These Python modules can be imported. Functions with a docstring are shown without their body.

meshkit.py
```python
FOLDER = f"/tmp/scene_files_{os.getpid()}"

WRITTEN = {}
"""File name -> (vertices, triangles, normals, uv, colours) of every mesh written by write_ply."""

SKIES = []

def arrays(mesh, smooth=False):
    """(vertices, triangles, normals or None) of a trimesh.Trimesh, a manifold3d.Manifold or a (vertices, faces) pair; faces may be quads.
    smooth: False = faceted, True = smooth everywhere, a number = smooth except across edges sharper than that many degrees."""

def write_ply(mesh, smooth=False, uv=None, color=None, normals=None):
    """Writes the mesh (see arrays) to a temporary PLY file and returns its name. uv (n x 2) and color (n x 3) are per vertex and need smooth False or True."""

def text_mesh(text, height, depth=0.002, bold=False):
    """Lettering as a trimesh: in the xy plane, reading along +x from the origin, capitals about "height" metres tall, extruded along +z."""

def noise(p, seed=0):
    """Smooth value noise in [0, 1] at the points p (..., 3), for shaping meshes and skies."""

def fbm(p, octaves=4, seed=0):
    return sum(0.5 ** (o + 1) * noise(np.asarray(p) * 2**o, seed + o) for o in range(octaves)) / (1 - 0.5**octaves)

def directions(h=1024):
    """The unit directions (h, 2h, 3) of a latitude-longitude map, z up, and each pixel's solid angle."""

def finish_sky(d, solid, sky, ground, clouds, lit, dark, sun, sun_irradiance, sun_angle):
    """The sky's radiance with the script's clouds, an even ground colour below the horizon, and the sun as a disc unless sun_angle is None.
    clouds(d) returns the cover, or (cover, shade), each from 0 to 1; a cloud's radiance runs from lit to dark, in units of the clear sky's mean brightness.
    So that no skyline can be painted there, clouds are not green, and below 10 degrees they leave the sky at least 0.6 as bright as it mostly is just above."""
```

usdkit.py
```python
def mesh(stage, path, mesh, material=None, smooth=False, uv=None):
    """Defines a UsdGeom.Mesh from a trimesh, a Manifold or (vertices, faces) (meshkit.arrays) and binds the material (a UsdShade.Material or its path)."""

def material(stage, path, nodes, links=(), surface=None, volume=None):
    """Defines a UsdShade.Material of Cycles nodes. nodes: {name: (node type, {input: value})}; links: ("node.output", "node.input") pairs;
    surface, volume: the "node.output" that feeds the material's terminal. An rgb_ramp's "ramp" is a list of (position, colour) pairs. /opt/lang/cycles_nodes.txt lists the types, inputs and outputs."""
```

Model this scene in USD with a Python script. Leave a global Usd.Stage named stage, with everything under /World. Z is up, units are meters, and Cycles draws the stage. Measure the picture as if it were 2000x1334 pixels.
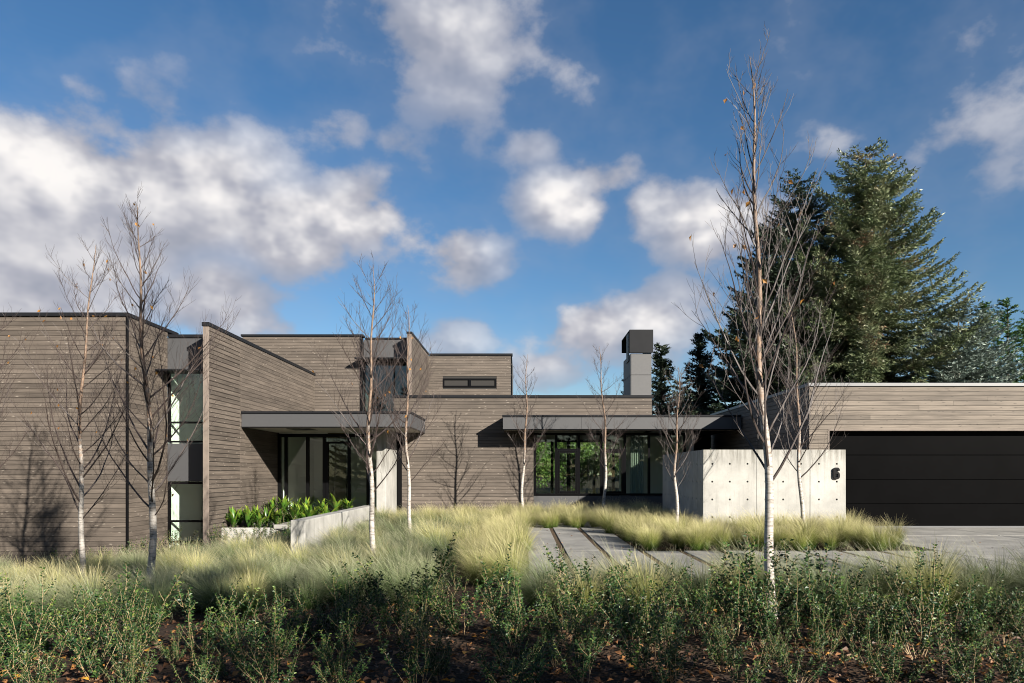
import math, random
import numpy as np
import trimesh
import manifold3d as m3
from scipy.interpolate import RBFInterpolator
import usdkit, meshkit
from pxr import Usd, UsdGeom, UsdLux, UsdShade, Gf, Sdf, Vt

stage = Usd.Stage.CreateInMemory()
UsdGeom.SetStageUpAxis(stage, 'Z')
UsdGeom.SetStageMetersPerUnit(stage, 1.0)
stage.SetDefaultPrim(UsdGeom.Xform.Define(stage, '/World').GetPrim())
UsdGeom.Scope.Define(stage, '/World/Looks')

# ------------------------------------------------------------------ camera
E = 1.35                                   # eye height above the driveway
cam = UsdGeom.Camera.Define(stage, '/World/camera')
cam.AddTranslateOp().Set((0, 0, E)); cam.AddRotateXOp().Set(90)
cam.CreateHorizontalApertureAttr(36.0); cam.CreateVerticalApertureAttr(36.0 * 683 / 1024)
cam.CreateFocalLengthAttr(25.2)
cam.CreateHorizontalApertureOffsetAttr(-0.396); cam.CreateVerticalApertureOffsetAttr(4.644)
cam.CreateClippingRangeAttr((0.05, 2000.0))
cam.CreateExposureAttr(1.7)
# ------------------------------------------------------------------ sun and sky
SUN = np.array([0.89, -1.0, 0.535]); SUN /= np.linalg.norm(SUN)
SUN_I, SKY_S = 1.25, 0.05
sun = UsdLux.DistantLight.Define(stage, '/World/sun')
sun.CreateIntensityAttr(SUN_I); sun.CreateAngleAttr(0.5); sun.CreateNormalizeAttr(True)
sun.CreateColorAttr((1.0, 0.93, 0.82))
sun.AddOrientOp().Set(Gf.Quatf(Gf.Rotation(Gf.Vec3d(0, 0, 1), Gf.Vec3d(*SUN)).GetQuat()))

def sky_material():
    n, l = {}, []
    n['tc'] = ('texture_coordinate', {})
    n['sky'] = ('sky_texture', dict(sky_type='single_scattering', sun_disc=False, sun_elevation=math.asin(SUN[2]),
                sun_rotation=math.atan2(SUN[0], SUN[1]), air_density=1.0, aerosol_density=0.6, ozone_density=2.5, altitude=400.0))
    n['deep'] = ('hsv', dict(saturation=1.2, value=0.74)); l.append(('sky.color', 'deep.color'))
    # clouds: fractal cover over the whole dome, denser where the photograph shows banks of cloud
    def px(x, y):
        d = np.array([(x - 1022) / 1400, 1.0, (925 - y) / 1400]); return d / np.linalg.norm(d)
    n['warp'] = ('noise_texture', dict(scale=3.2, detail=3.0, roughness=0.55)); l.append(('tc.generated', 'warp.vector'))
    n['wsub'] = ('vector_math', dict(math_type='subtract', vector2=(.5, .5, .5))); l.append(('warp.color', 'wsub.vector1'))
    n['wscl'] = ('vector_math', dict(math_type='scale', scale=0.13)); l.append(('wsub.vector', 'wscl.vector1'))
    n['wadd'] = ('vector_math', dict(math_type='add')); l += [('tc.generated', 'wadd.vector1'), ('wscl.vector', 'wadd.vector2')]
    n['flat'] = ('mapping', dict(mapping_type='point', scale=(1, 1, 1.75))); l.append(('wadd.vector', 'flat.vector'))
    blobs = [(90, 330, 250, 1.0), (330, 380, 210, 1.0), (150, 450, 230, .9), (560, 450, 150, .9), (690, 430, 130, .85), (840, 500, 130, .8),
             (30, 250, 160, .8), (200, 560, 160, .75), (60, 600, 170, .9), (20, 480, 200, .95), (420, 590, 150, .9), (520, 640, 120, .7), (870, 80, 210, .66), (900, 190, 120, .52), (1110, 120, 90, .45),
             (650, 270, 90, .5), (780, 310, 70, .4), (1120, 400, 105, .85), (1200, 350, 80, .7), (1060, 300, 70, .5), (1400, 440, 150, .95), (1300, 420, 110, .7),
             (1160, 640, 150, .8), (1270, 640, 140, .75), (1060, 700, 110, .7), (870, 650, 100, .55), (1330, 590, 110, .6), (1640, 250, 130, .42), (1900, 230, 150, .46), (1990, 180, 150, .46),
             (1850, 60, 170, .35), (700, 40, 120, .4), (1960, 300, 120, .38), (830, 350, 60, .35)]
    n['up'] = ('vector_math', dict(math_type='add', vector2=(0.02, -0.01, 0.11))); l.append(('flat.vector', 'up.vector1'))
    def field(k, src):
        nonlocal l
        prev = None
        for i, (x, y, r, w) in enumerate(blobs):
            c = px(x, y) * [1, 1, 1.75]
            n[f'd{k}{i}'] = ('vector_math', dict(math_type='distance', vector2=tuple(c))); l.append((src, f'd{k}{i}.vector1'))
            n[f'r{k}{i}'] = ('map_range', dict(range_type='smoothstep', from_min=0.0, from_max=1.5 * r / 1400 * 1.25, to_min=w, to_max=0.0, clamp=True)); l.append((f'd{k}{i}.value', f'r{k}{i}.value'))
            if prev:
                n[f'm{k}{i}'] = ('math', dict(math_type='smoothmax', value3=0.12)); l += [(prev, f'm{k}{i}.value1'), (f'r{k}{i}.result', f'm{k}{i}.value2')]
            prev = f'm{k}{i}.value' if prev else f'r{k}{i}.result'
        return prev
    prev, above = field('a', 'flat.vector'), field('b', 'up.vector')
    n['under'] = ('math', dict(math_type='subtract')); l += [(prev, 'under.value1'), (above, 'under.value2')]
    n['undr'] = ('map_range', dict(range_type='linear', from_min=-0.42, from_max=0.35, to_min=0.25, to_max=1.0, clamp=True)); l.append(('under.value', 'undr.value'))
    # elsewhere on the dome: broken cloud of the same sort
    n['far'] = ('noise_texture', dict(scale=2.3, detail=2.0, roughness=0.5)); l.append(('flat.vector', 'far.vector'))
    n['farr'] = ('map_range', dict(range_type='smoothstep', from_min=0.52, from_max=0.72, to_min=0.0, to_max=0.8, clamp=True)); l.append(('far.fac', 'farr.value'))
    n['sep'] = ('separate_xyz', {}); l.append(('tc.generated', 'sep.vector'))
    n['view'] = ('map_range', dict(range_type='smoothstep', from_min=0.55, from_max=0.8, to_min=1.0, to_max=0.1, clamp=True)); l.append(('sep.y', 'view.value'))
    n['farm'] = ('math', dict(math_type='multiply')); l += [('farr.result', 'farm.value1'), ('view.result', 'farm.value2')]
    n['all'] = ('math', dict(math_type='maximum')); l += [(prev, 'all.value1'), ('farm.value', 'all.value2')]
    def puff(tag, loc, detail=9.0):
        n['p' + tag] = ('mapping', dict(mapping_type='point', location=loc, scale=(1, 1, 1.35))); l.append(('tc.generated', f'p{tag}.vector'))
        n['f' + tag] = ('noise_texture', dict(scale=7.0, detail=detail, roughness=0.54)); l.append((f'p{tag}.vector', f'f{tag}.vector'))
    puff('a', (0, 0, 0)); puff('b', (0.020, -0.01, 0.030), 4.0); puff('c', (0, 0, 0), 4.0)
    n['ca'] = ('math', dict(math_type='multiply_add', value2=1.9, value3=-0.95)); l.append(('fa.fac', 'ca.value1'))
    n['den'] = ('math', dict(math_type='add')); l += [('all.value', 'den.value1'), ('ca.value', 'den.value2')]
    n['cov'] = ('map_range', dict(range_type='smoothstep', from_min=0.28, from_max=0.58, to_min=0.0, to_max=1.0, clamp=True)); l.append(('den.value', 'cov.value'))
    n['veil'] = ('map_range', dict(range_type='smoothstep', from_min=0.0, from_max=0.45, to_min=0.0, to_max=0.12, clamp=True)); l.append(('den.value', 'veil.value'))
    n['edge'] = ('map_range', dict(range_type='linear', from_min=0.1, from_max=0.75, to_min=0.30, to_max=1.0, clamp=True)); l += [('all.value', 'edge.value')]
    n['cov2'] = ('math', dict(math_type='multiply')); l += [('cov.result', 'cov2.value1'), ('edge.result', 'cov2.value2')]
    n['thin'] = ('math', dict(math_type='maximum')); l += [('cov2.value', 'thin.value1'), ('veil.result', 'thin.value2')]
    n['rel'] = ('math', dict(math_type='subtract')); l += [('fc.fac', 'rel.value1'), ('fb.fac', 'rel.value2')]
    n['lit'] = ('map_range', dict(range_type='linear', from_min=-0.16, from_max=0.12, to_min=0.0, to_max=1.0, clamp=True)); l.append(('rel.value', 'lit.value'))
    n['body'] = ('map_range', dict(range_type='smoothstep', from_min=0.3, from_max=1.0, to_min=0.35, to_max=1.0, clamp=True)); l.append(('den.value', 'body.value'))
    n['lum'] = ('math', dict(math_type='multiply')); l += [('lit.result', 'lum.value1'), ('body.result', 'lum.value2')]
    n['lum2'] = ('math', dict(math_type='multiply')); l += [('lum.value', 'lum2.value1'), ('undr.result', 'lum2.value2')]
    n['ccol'] = ('rgb_ramp', {'ramp': [(0.0, (2.1, 2.25, 2.75)), (0.25, (2.9, 2.95, 3.35)), (0.5, (4.0, 3.98, 4.2)), (0.8, (5.4, 5.25, 5.25)), (1.0, (6.1, 5.9, 5.75))]}); l.append(('lum2.value', 'ccol.fac'))
    n['mixc'] = ('mix', dict(mix_type='mix')); l += [('thin.value', 'mixc.fac'), ('deep.color', 'mixc.color1'), ('ccol.color', 'mixc.color2')]
    n['bg'] = ('background_shader', dict(strength=SKY_S)); l.append(('mixc.color', 'bg.color'))
    return usdkit.material(stage, '/World/Looks/sky', n, l, surface='bg.background')
dome = UsdLux.DomeLight.Define(stage, '/World/sky')
UsdShade.MaterialBindingAPI.Apply(dome.GetPrim()).Bind(sky_material())
dome.GetPrim().SetCustomDataByKey('kind', 'structure')

# ------------------------------------------------------------------ helpers
XV, YH, F = 1022.0, 925.0, 1400.0
def at(x, y, d):                            # a point of the place measured off the photograph, at d metres
    return np.array([(x - XV) / F * d, d, E + (YH - y) / F * d])
def ax(x, d): return (x - XV) / F * d
def az(y, d): return E + (YH - y) / F * d

used = {}
def path(parent, name):
    base = f'{parent}/{name}'
    k = used.get(base, 0); used[base] = k + 1
    return base if k == 0 else f'{base}_{k:03d}'
def P(parent): return '/World' if parent is None else (parent if isinstance(parent, str) else str(parent.GetPath()))
def tag(prim, label=None, category=None, group=None, kind=None):
    for k, v in (("label", label), ("category", category), ('group', group), ('kind', kind)):
        if v: prim.SetCustomDataByKey(k, v)
    return prim
def obj(name, mesh, mat, parent=None, smooth=False, uv=None, **kw):
    m = usdkit.mesh(stage, path(P(parent), name), mesh, mat, smooth=smooth, uv=uv)
    return tag(m.GetPrim(), **kw)
def thing(name, loc=(0, 0, 0), rz=0.0, scale=1.0, parent=None, **kw):
    x = UsdGeom.Xform.Define(stage, path(P(parent), name))
    x.AddTranslateOp().Set(tuple(map(float, loc))); x.AddRotateZOp().Set(float(math.degrees(rz)))
    s = (scale,) * 3 if np.ndim(scale) == 0 else scale
    x.AddScaleOp().Set(tuple(map(float, s)))
    return tag(x.GetPrim(), **kw)
def copy_of(root, loc, rz=0.0, scale=1.0, **kw):
    name = root.GetName()
    while name[-4:-3] == '_' and name[-3:].isdigit(): name = name[:-4]
    r = thing(name, loc, rz, scale, **kw)
    r.GetReferences().AddInternalReference(root.GetPath()); r.SetInstanceable(True)
    return r

BF = np.array([[0,2,1],[0,3,2],[4,5,6],[4,6,7],[0,1,5],[0,5,4],[1,2,6],[1,6,5],[2,3,7],[2,7,6],[3,0,4],[3,4,7]])
ORD = ['first', 'second', 'third', 'fourth', 'fifth', 'sixth', 'seventh', 'eighth', 'ninth', 'tenth', 'eleventh', 'twelfth', 'thirteenth', 'fourteenth', 'fifteenth', 'sixteenth', 'seventeenth', 'eighteenth', 'nineteenth', 'twentieth'] + [f'twenty-{o}' for o in ('first', 'second', 'third', 'fourth', 'fifth', 'sixth', 'seventh', 'eighth', 'ninth')]
def bx(x0, x1, y0, y1, z0, z1):
    x0, x1 = sorted((x0, x1)); y0, y1 = sorted((y0, y1)); z0, z1 = sorted((z0, z1))
    v = np.array([[x0,y0,z0],[x1,y0,z0],[x1,y1,z0],[x0,y1,z0],[x0,y0,z1],[x1,y0,z1],[x1,y1,z1],[x0,y1,z1]], float)
    return v, BF
def join(parts):
    vs, fs, n = [], [], 0
    for v, f in parts:
        vs.append(v); fs.append(np.asarray(f) + n); n += len(v)
    return np.vstack(vs), np.vstack(fs)
def rbx(x0, x1, y0, y1, z0, z1, r=0.008):   # a box with chamfered edges
    x0, x1 = sorted((x0, x1)); y0, y1 = sorted((y0, y1)); z0, z1 = sorted((z0, z1))
    pts = []
    for sx in (0, 1):
        for sy in (0, 1):
            for sz in (0, 1):
                c = np.array([(x0, x1)[sx], (y0, y1)[sy], (z0, z1)[sz]]); d = np.array([1 - 2*sx, 1 - 2*sy, 1 - 2*sz]) * r
                pts += [c + d * [0, 1, 1], c + d * [1, 0, 1], c + d * [1, 1, 0]]
    h = trimesh.convex.convex_hull(np.array(pts)); return np.array(h.vertices), np.array(h.faces)
def tube(pts, rad, sides=5, cap=True):
    p = np.asarray(pts, float); n = len(p); rad = np.broadcast_to(rad, (n,))
    t = np.gradient(p, axis=0); t /= np.linalg.norm(t, axis=1, keepdims=True) + 1e-12
    ref = np.array([0, 0, 1.0]) if abs(t[n // 2][2]) < 0.9 else np.array([1.0, 0, 0])
    a = np.cross(t, ref); a /= np.linalg.norm(a, axis=1, keepdims=True) + 1e-12; b = np.cross(t, a)
    ang = np.arange(sides) * 2 * np.pi / sides
    v = (p[:, None] + rad[:, None, None] * (np.cos(ang)[None, :, None] * a[:, None] + np.sin(ang)[None, :, None] * b[:, None])).reshape(-1, 3)
    i, j = np.meshgrid(np.arange(n - 1), np.arange(sides), indexing='ij')
    q = np.stack([i*sides + j, i*sides + (j+1) % sides, (i+1)*sides + (j+1) % sides, (i+1)*sides + j], -1).reshape(-1, 4)
    f = np.vstack([q[:, [0, 2, 1]], q[:, [0, 3, 2]]])
    if cap:
        f = np.vstack([f, [[0, k, k + 1] for k in range(1, sides - 1)], [[(n-1)*sides, (n-1)*sides + k + 1, (n-1)*sides + k] for k in range(1, sides - 1)]])
    return v, f

# ------------------------------------------------------------------ materials
L = '/World/Looks/'
def mat(name, nodes, links=(), surface='p.BSDF'): return usdkit.material(stage, L + name, nodes, list(links), surface=surface)
def plain(name, col, rough=0.5, metal=0.0, var=0.0, scale=6.0, spec=0.5, bump=0.0, ior=1.5):
    n = {'p': ('principled_bsdf', dict(base_color=col, roughness=rough, metallic=metal, specular_ior_level=spec, ior=ior))}; l = []
    if var or bump:
        n['g'] = ('geometry', {})
        n['n'] = ('noise_texture', dict(scale=scale, detail=5.0, roughness=0.6)); l.append(('g.position', 'n.vector'))
        if var:
            n['r'] = ('rgb_ramp', {'ramp': [(0.25, tuple(c * (1 - var) for c in col)), (0.75, tuple(min(1, c * (1 + var)) for c in col))]})
            l += [('n.fac', 'r.fac'), ('r.color', 'p.base_color')]
        if bump:
            n['b'] = ('bump', dict(strength=bump, distance=0.01)); l += [('n.fac', 'b.height'), ('b.normal', 'p.normal')]
    return mat(name, n, l)

def wood(name, c0, c1, knot, knot_amt, dark=0.80):
    n = {'g': ('geometry', {}), 'o': ('object_info', {}), 'p': ('principled_bsdf', dict(roughness=0.72, specular_ior_level=0.3))}
    l = []
    n['off'] = ('vector_math', dict(math_type='scale')); n['one'] = ('combine_xyz', dict(x=37.0, y=23.0, z=0.0))
    l += [('one.vector', 'off.vector1'), ('o.random', 'off.scale')]
    n['pos'] = ('vector_math', dict(math_type='add')); l += [('g.position', 'pos.vector1'), ('off.vector', 'pos.vector2')]
    n['m1'] = ('mapping', dict(scale=(0.8, 0.8, 26.0))); l.append(('pos.vector', 'm1.vector'))
    n['grain'] = ('noise_texture', dict(scale=1.6, detail=6.0, roughness=0.62, distortion=0.6)); l.append(('m1.vector', 'grain.vector'))
    n['m2'] = ('mapping', dict(scale=(1.0, 1.0, 3.0))); l.append(('pos.vector', 'm2.vector'))
    n['tone'] = ('noise_texture', dict(scale=0.9, detail=3.0)); l.append(('m2.vector', 'tone.vector'))
    n['cr'] = ('rgb_ramp', {'ramp': [(0.28, c0), (0.72, c1)]}); l.append(('grain.fac', 'cr.fac'))
    n['rnd'] = ('map_range', dict(from_min=0, from_max=1, to_min=dark, to_max=1.18)); l.append(('o.random', 'rnd.value'))
    n['tn'] = ('map_range', dict(from_min=0.3, from_max=0.7, to_min=0.78, to_max=1.2)); l.append(('tone.fac', 'tn.value'))
    n['mul'] = ('math', dict(math_type='multiply')); l += [('rnd.result', 'mul.value1'), ('tn.result', 'mul.value2')]
    n['vs'] = ('vector_math', dict(math_type='scale')); l += [('cr.color', 'vs.vector1'), ('mul.value', 'vs.scale')]
    n['m3'] = ('mapping', dict(scale=(3.6, 3.6, 13.0))); l.append(('pos.vector', 'm3.vector'))
    n['wv'] = ('noise_texture', dict(scale=2.0, detail=2.0)); l.append(('m3.vector', 'wv.vector'))
    n['wm'] = ('vector_math', dict(math_type='scale', scale=0.5)); l.append(('wv.color', 'wm.vector1'))
    n['wa'] = ('vector_math', dict(math_type='add')); l += [('m3.vector', 'wa.vector1'), ('wm.vector', 'wa.vector2')]
    n['vo'] = ('voronoi_texture', dict(feature='f1', scale=1.0, randomness=1.0)); l.append(('wa.vector', 'vo.vector'))
    n['kn'] = ('map_range', dict(range_type='smoothstep', from_min=0.06, from_max=0.19, to_min=knot_amt, to_max=0.0, clamp=True)); l.append(('vo.distance', 'kn.value'))
    n['km'] = ('mix', dict(mix_type='mix', color2=knot)); l += [('kn.result', 'km.fac'), ('vs.vector', 'km.color1'), ('km.color', 'p.base_color')]
    n['b'] = ('bump', dict(strength=0.35, distance=0.004)); l += [('grain.fac', 'b.height'), ('b.normal', 'p.normal')]
    return mat(name, n, l)

M = {}
M['cedar'] = wood('weathered_cedar', (0.050, 0.0405, 0.033), (0.094, 0.0775, 0.064), (0.23, 0.20, 0.168), 0.62)
M['cedar_pale'] = wood('pale_cedar', (0.060, 0.049, 0.039), (0.140, 0.117, 0.095), (0.030, 0.024, 0.020), 0.78, dark=0.78)
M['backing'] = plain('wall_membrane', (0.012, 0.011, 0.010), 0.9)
M['cap'] = plain('dark_coping_metal', (0.009, 0.0095, 0.011), 0.5, var=0.12, scale=3, ior=1.2)
M['cap_light'] = plain('grey_coping_metal', (0.085, 0.087, 0.092), 0.45, var=0.08, scale=3)
M['panel'] = plain('grey_metal_panel', (0.034, 0.0345, 0.037), 0.65, var=0.06, scale=14)
M['panel_mid'] = plain('grey_fibre_panel', (0.056, 0.056, 0.058), 0.7, var=0.08, scale=10)
M['frame'] = plain('black_window_frame', (0.003, 0.003, 0.0034), 0.3, ior=1.2)
M['door'] = plain('black_garage_panel', (0.0016, 0.0016, 0.0018), 0.35, var=0.25, scale=1.2, ior=1.08)
M['white'] = plain('interior_paint', (0.72, 0.72, 0.68), 0.8)
M['grey_in'] = plain('interior_grey', (0.25, 0.25, 0.24), 0.8)
M['floor'] = plain('interior_floor', (0.16, 0.12, 0.09), 0.45, var=.2)
M['soffit'] = plain('painted_soffit', (0.36, 0.34, 0.28), 0.7)
M['trim'] = plain('stained_trim_board', (0.125, 0.1, 0.083), 0.7, var=0.2, scale=5)
M['number'] = plain('dark_number_metal', (0.004, 0.004, 0.0045), 0.4, ior=1.2)
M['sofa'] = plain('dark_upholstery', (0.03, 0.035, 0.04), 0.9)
M['chairw'] = plain('white_shell', (0.75, 0.75, 0.72), 0.4)
M['bronze'] = plain('bronze_lining', (0.11, 0.085, 0.045), 0.6)

def glass_mat(name, tint):
    n = {'f': ('layer_weight', dict(blend=0.5)), 'q': ('math', dict(math_type='power', value2=5.0)), 'm': ('math', dict(math_type='multiply_add', value2=0.94, value3=0.042)),
         't': ('transparent_bsdf', dict(color=tint)), 'g': ('glossy_bsdf', dict(color=(1, 1, 1), roughness=0.0)), 'x': ('mix_closure', {})}
    return mat(name, n, [('f.facing', 'q.value1'), ('q.value', 'm.value1'), ('m.value', 'x.fac'), ('t.BSDF', 'x.closure1'), ('g.BSDF', 'x.closure2')], surface='x.closure')
M['glass'] = glass_mat('window_glass', (0.90, 0.96, 0.92))

def concrete(name, c0, c1, streak=0.55, top=1.9):
    n = {'g': ('geometry', {}), 'p': ('principled_bsdf', dict(roughness=0.78, specular_ior_level=0.3))}; l = []
    n['big'] = ('noise_texture', dict(scale=1.3, detail=6.0, roughness=0.65)); l.append(('g.position', 'big.vector'))
    n['r'] = ('rgb_ramp', {'ramp': [(0.3, c0), (0.68, c1)]}); l.append(('big.fac', 'r.fac'))
    n['m'] = ('mapping', dict(scale=(9.0, 9.0, 0.7))); l.append(('g.position', 'm.vector'))
    n['st'] = ('noise_texture', dict(scale=1.5, detail=6.0, roughness=0.7)); l.append(('m.vector', 'st.vector'))
    n['sr'] = ('map_range', dict(range_type='smoothstep', from_min=0.5, from_max=0.78, to_min=0.0, to_max=streak, clamp=True)); l.append(('st.fac', 'sr.value'))
    n['mx'] = ('mix', dict(mix_type='multiply', color2=(0.42, 0.42, 0.40))); l += [('sr.result', 'mx.fac'), ('r.color', 'mx.color1')]
    n['sp'] = ('noise_texture', dict(scale=45.0, detail=3.0, roughness=0.7)); l.append(('g.position', 'sp.vector'))
    n['spr'] = ('map_range', dict(range_type='smoothstep', from_min=0.62, from_max=0.72, to_min=0.0, to_max=0.55, clamp=True)); l.append(('sp.fac', 'spr.value'))
    n['m2'] = ('mix', dict(mix_type='multiply', color2=(0.5, 0.48, 0.45))); l += [('spr.result', 'm2.fac'), ('mx.color', 'm2.color1')]
    n['z'] = ('separate_xyz', {}); n['zt'] = ('map_range', dict(range_type='smoothstep', from_min=top - .62, from_max=top, to_min=0.0, to_max=1.0, clamp=True)); l += [('g.position', 'z.vector'), ('z.z', 'zt.value')]
    n['wn'] = ('map_range', dict(range_type='smoothstep', from_min=0.36, from_max=0.66, to_min=0.0, to_max=0.75, clamp=True)); l.append(('st.fac', 'wn.value'))
    n['wm'] = ('math', dict(math_type='multiply')); l += [('zt.result', 'wm.value1'), ('wn.result', 'wm.value2')]
    n['m3'] = ('mix', dict(mix_type='multiply', color2=(0.40, 0.38, 0.34))); l += [('wm.value', 'm3.fac'), ('m2.color', 'm3.color1'), ('m3.color', 'p.base_color')]
    n['b'] = ('bump', dict(strength=0.25, distance=0.006)); l += [('sp.fac', 'b.height'), ('b.normal', 'p.normal')]
    return mat(name, n, l)
M['concrete'] = concrete('board_cast_concrete', (0.185, 0.182, 0.170), (0.300, 0.294, 0.275))
M['slab'] = concrete('driveway_concrete', (0.118, 0.115, 0.108), (0.245, 0.237, 0.218), 0.5)

def soil_mat(name, cols, scale):
    n = {'g': ('geometry', {}), 'p': ('principled_bsdf', dict(roughness=0.95, specular_ior_level=0.15)),
         'a': ('noise_texture', dict(scale=scale, detail=8.0, roughness=0.7)), 'r': ('rgb_ramp', {'ramp': cols}),
         'v': ('voronoi_texture', dict(feature='f1', scale=scale * 3)), 'b': ('bump', dict(strength=1.0, distance=0.03))}
    return mat(name, n, [('g.position', 'a.vector'), ('a.fac', 'r.fac'), ('r.color', 'p.base_color'), ('g.position', 'v.vector'), ('v.distance', 'b.height'), ('b.normal', 'p.normal')])
M['soil'] = soil_mat('bark_mulch', [(0.3, (0.010, 0.007, 0.005)), (0.55, (0.035, 0.022, 0.014)), (0.8, (0.075, 0.045, 0.025))], 9.0)
M['mulch'] = soil_mat('needle_litter', [(0.3, (0.04, 0.028, 0.018)), (0.55, (0.095, 0.066, 0.042)), (0.8, (0.17, 0.12, 0.075))], 22.0)

def leafy(name, ramp, trans=0.3, rough=0.45, src='uv', tcol=None, spec=0.5, rnd=(0.75, 1.25)):
    """ramp over uv.y (along the blade) or over noise in the position; object_info.random varies the copies"""
    n = {'p': ('principled_bsdf', dict(roughness=rough, specular_ior_level=spec)), 't': ('translucent_bsdf', {}), 'x': ('mix_closure', dict(fac=trans)), 'o': ('object_info', {}),
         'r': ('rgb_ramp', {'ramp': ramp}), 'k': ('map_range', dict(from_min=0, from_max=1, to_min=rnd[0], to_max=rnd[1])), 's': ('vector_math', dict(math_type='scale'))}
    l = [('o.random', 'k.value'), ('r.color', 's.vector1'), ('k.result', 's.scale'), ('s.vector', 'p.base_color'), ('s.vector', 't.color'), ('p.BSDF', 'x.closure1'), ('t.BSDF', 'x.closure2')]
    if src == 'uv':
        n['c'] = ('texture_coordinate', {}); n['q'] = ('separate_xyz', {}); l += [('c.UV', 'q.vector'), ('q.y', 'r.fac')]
    else:
        n['g'] = ('geometry', {}); n['n'] = ('noise_texture', dict(scale=src, detail=4.0, roughness=0.65)); l += [('g.position', 'n.vector'), ('n.fac', 'r.fac')]
    return mat(name, n, l, surface='x.closure')
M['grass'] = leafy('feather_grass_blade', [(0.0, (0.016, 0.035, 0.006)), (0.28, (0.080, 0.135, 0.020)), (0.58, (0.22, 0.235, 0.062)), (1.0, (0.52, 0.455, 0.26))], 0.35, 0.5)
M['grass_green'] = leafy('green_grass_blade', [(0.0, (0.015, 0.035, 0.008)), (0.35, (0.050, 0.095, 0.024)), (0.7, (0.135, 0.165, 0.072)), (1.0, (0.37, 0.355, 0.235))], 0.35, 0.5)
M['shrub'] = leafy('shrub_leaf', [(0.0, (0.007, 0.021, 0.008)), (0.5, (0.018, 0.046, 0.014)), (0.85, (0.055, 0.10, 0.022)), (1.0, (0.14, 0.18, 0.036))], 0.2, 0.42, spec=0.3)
M['stem'] = plain('shrub_stem', (0.24, 0.17, 0.09), 0.7, var=.35, scale=20)
M['needle'] = leafy('conifer_needle', [(0.28, (0.035, 0.052, 0.024)), (0.45, (0.085, 0.115, 0.05)), (0.58, (0.17, 0.19, 0.105)), (0.67, (0.16, 0.115, 0.066)), (0.75, (0.17, 0.065, 0.045))], 0.15, 0.5, src=0.75)
M['needle_dark'] = leafy('dark_conifer_needle', [(0.3, (0.010, 0.018, 0.011)), (0.5, (0.024, 0.038, 0.022)), (0.7, (0.052, 0.068, 0.042))], 0.12, 0.5, src=0.8)
M['needle_blue'] = leafy('blue_conifer_needle', [(0.3, (0.07, 0.105, 0.085)), (0.5, (0.16, 0.21, 0.18)), (0.7, (0.27, 0.32, 0.27))], 0.12, 0.5, src=0.9)
M['needle_green'] = leafy('green_conifer_needle', [(0.3, (0.02, 0.05, 0.012)), (0.5, (0.05, 0.11, 0.02)), (0.7, (0.09, 0.16, 0.035))], 0.2, 0.5, src=0.9)
M['broadleaf'] = leafy('broadleaf_foliage', [(0.3, (0.03, 0.055, 0.012)), (0.5, (0.075, 0.125, 0.028)), (0.7, (0.16, 0.19, 0.05))], 0.35, 0.45, src=1.2)
M['russet'] = leafy('russet_foliage', [(0.3, (0.10, 0.04, 0.02)), (0.7, (0.22, 0.09, 0.04))], 0.3, 0.5, src=1.2)
M['strap'] = leafy('strap_leaf', [(0.0, (0.02, 0.055, 0.008)), (0.55, (0.05, 0.12, 0.014)), (1.0, (0.19, 0.24, 0.03))], 0.3, 0.25, rnd=(0.55, 1.45))
M['autumn'] = leafy('autumn_leaf', [(0.0, (0.20, 0.09, 0.03)), (1.0, (0.42, 0.20, 0.035))], 0.4, 0.5)
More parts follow.
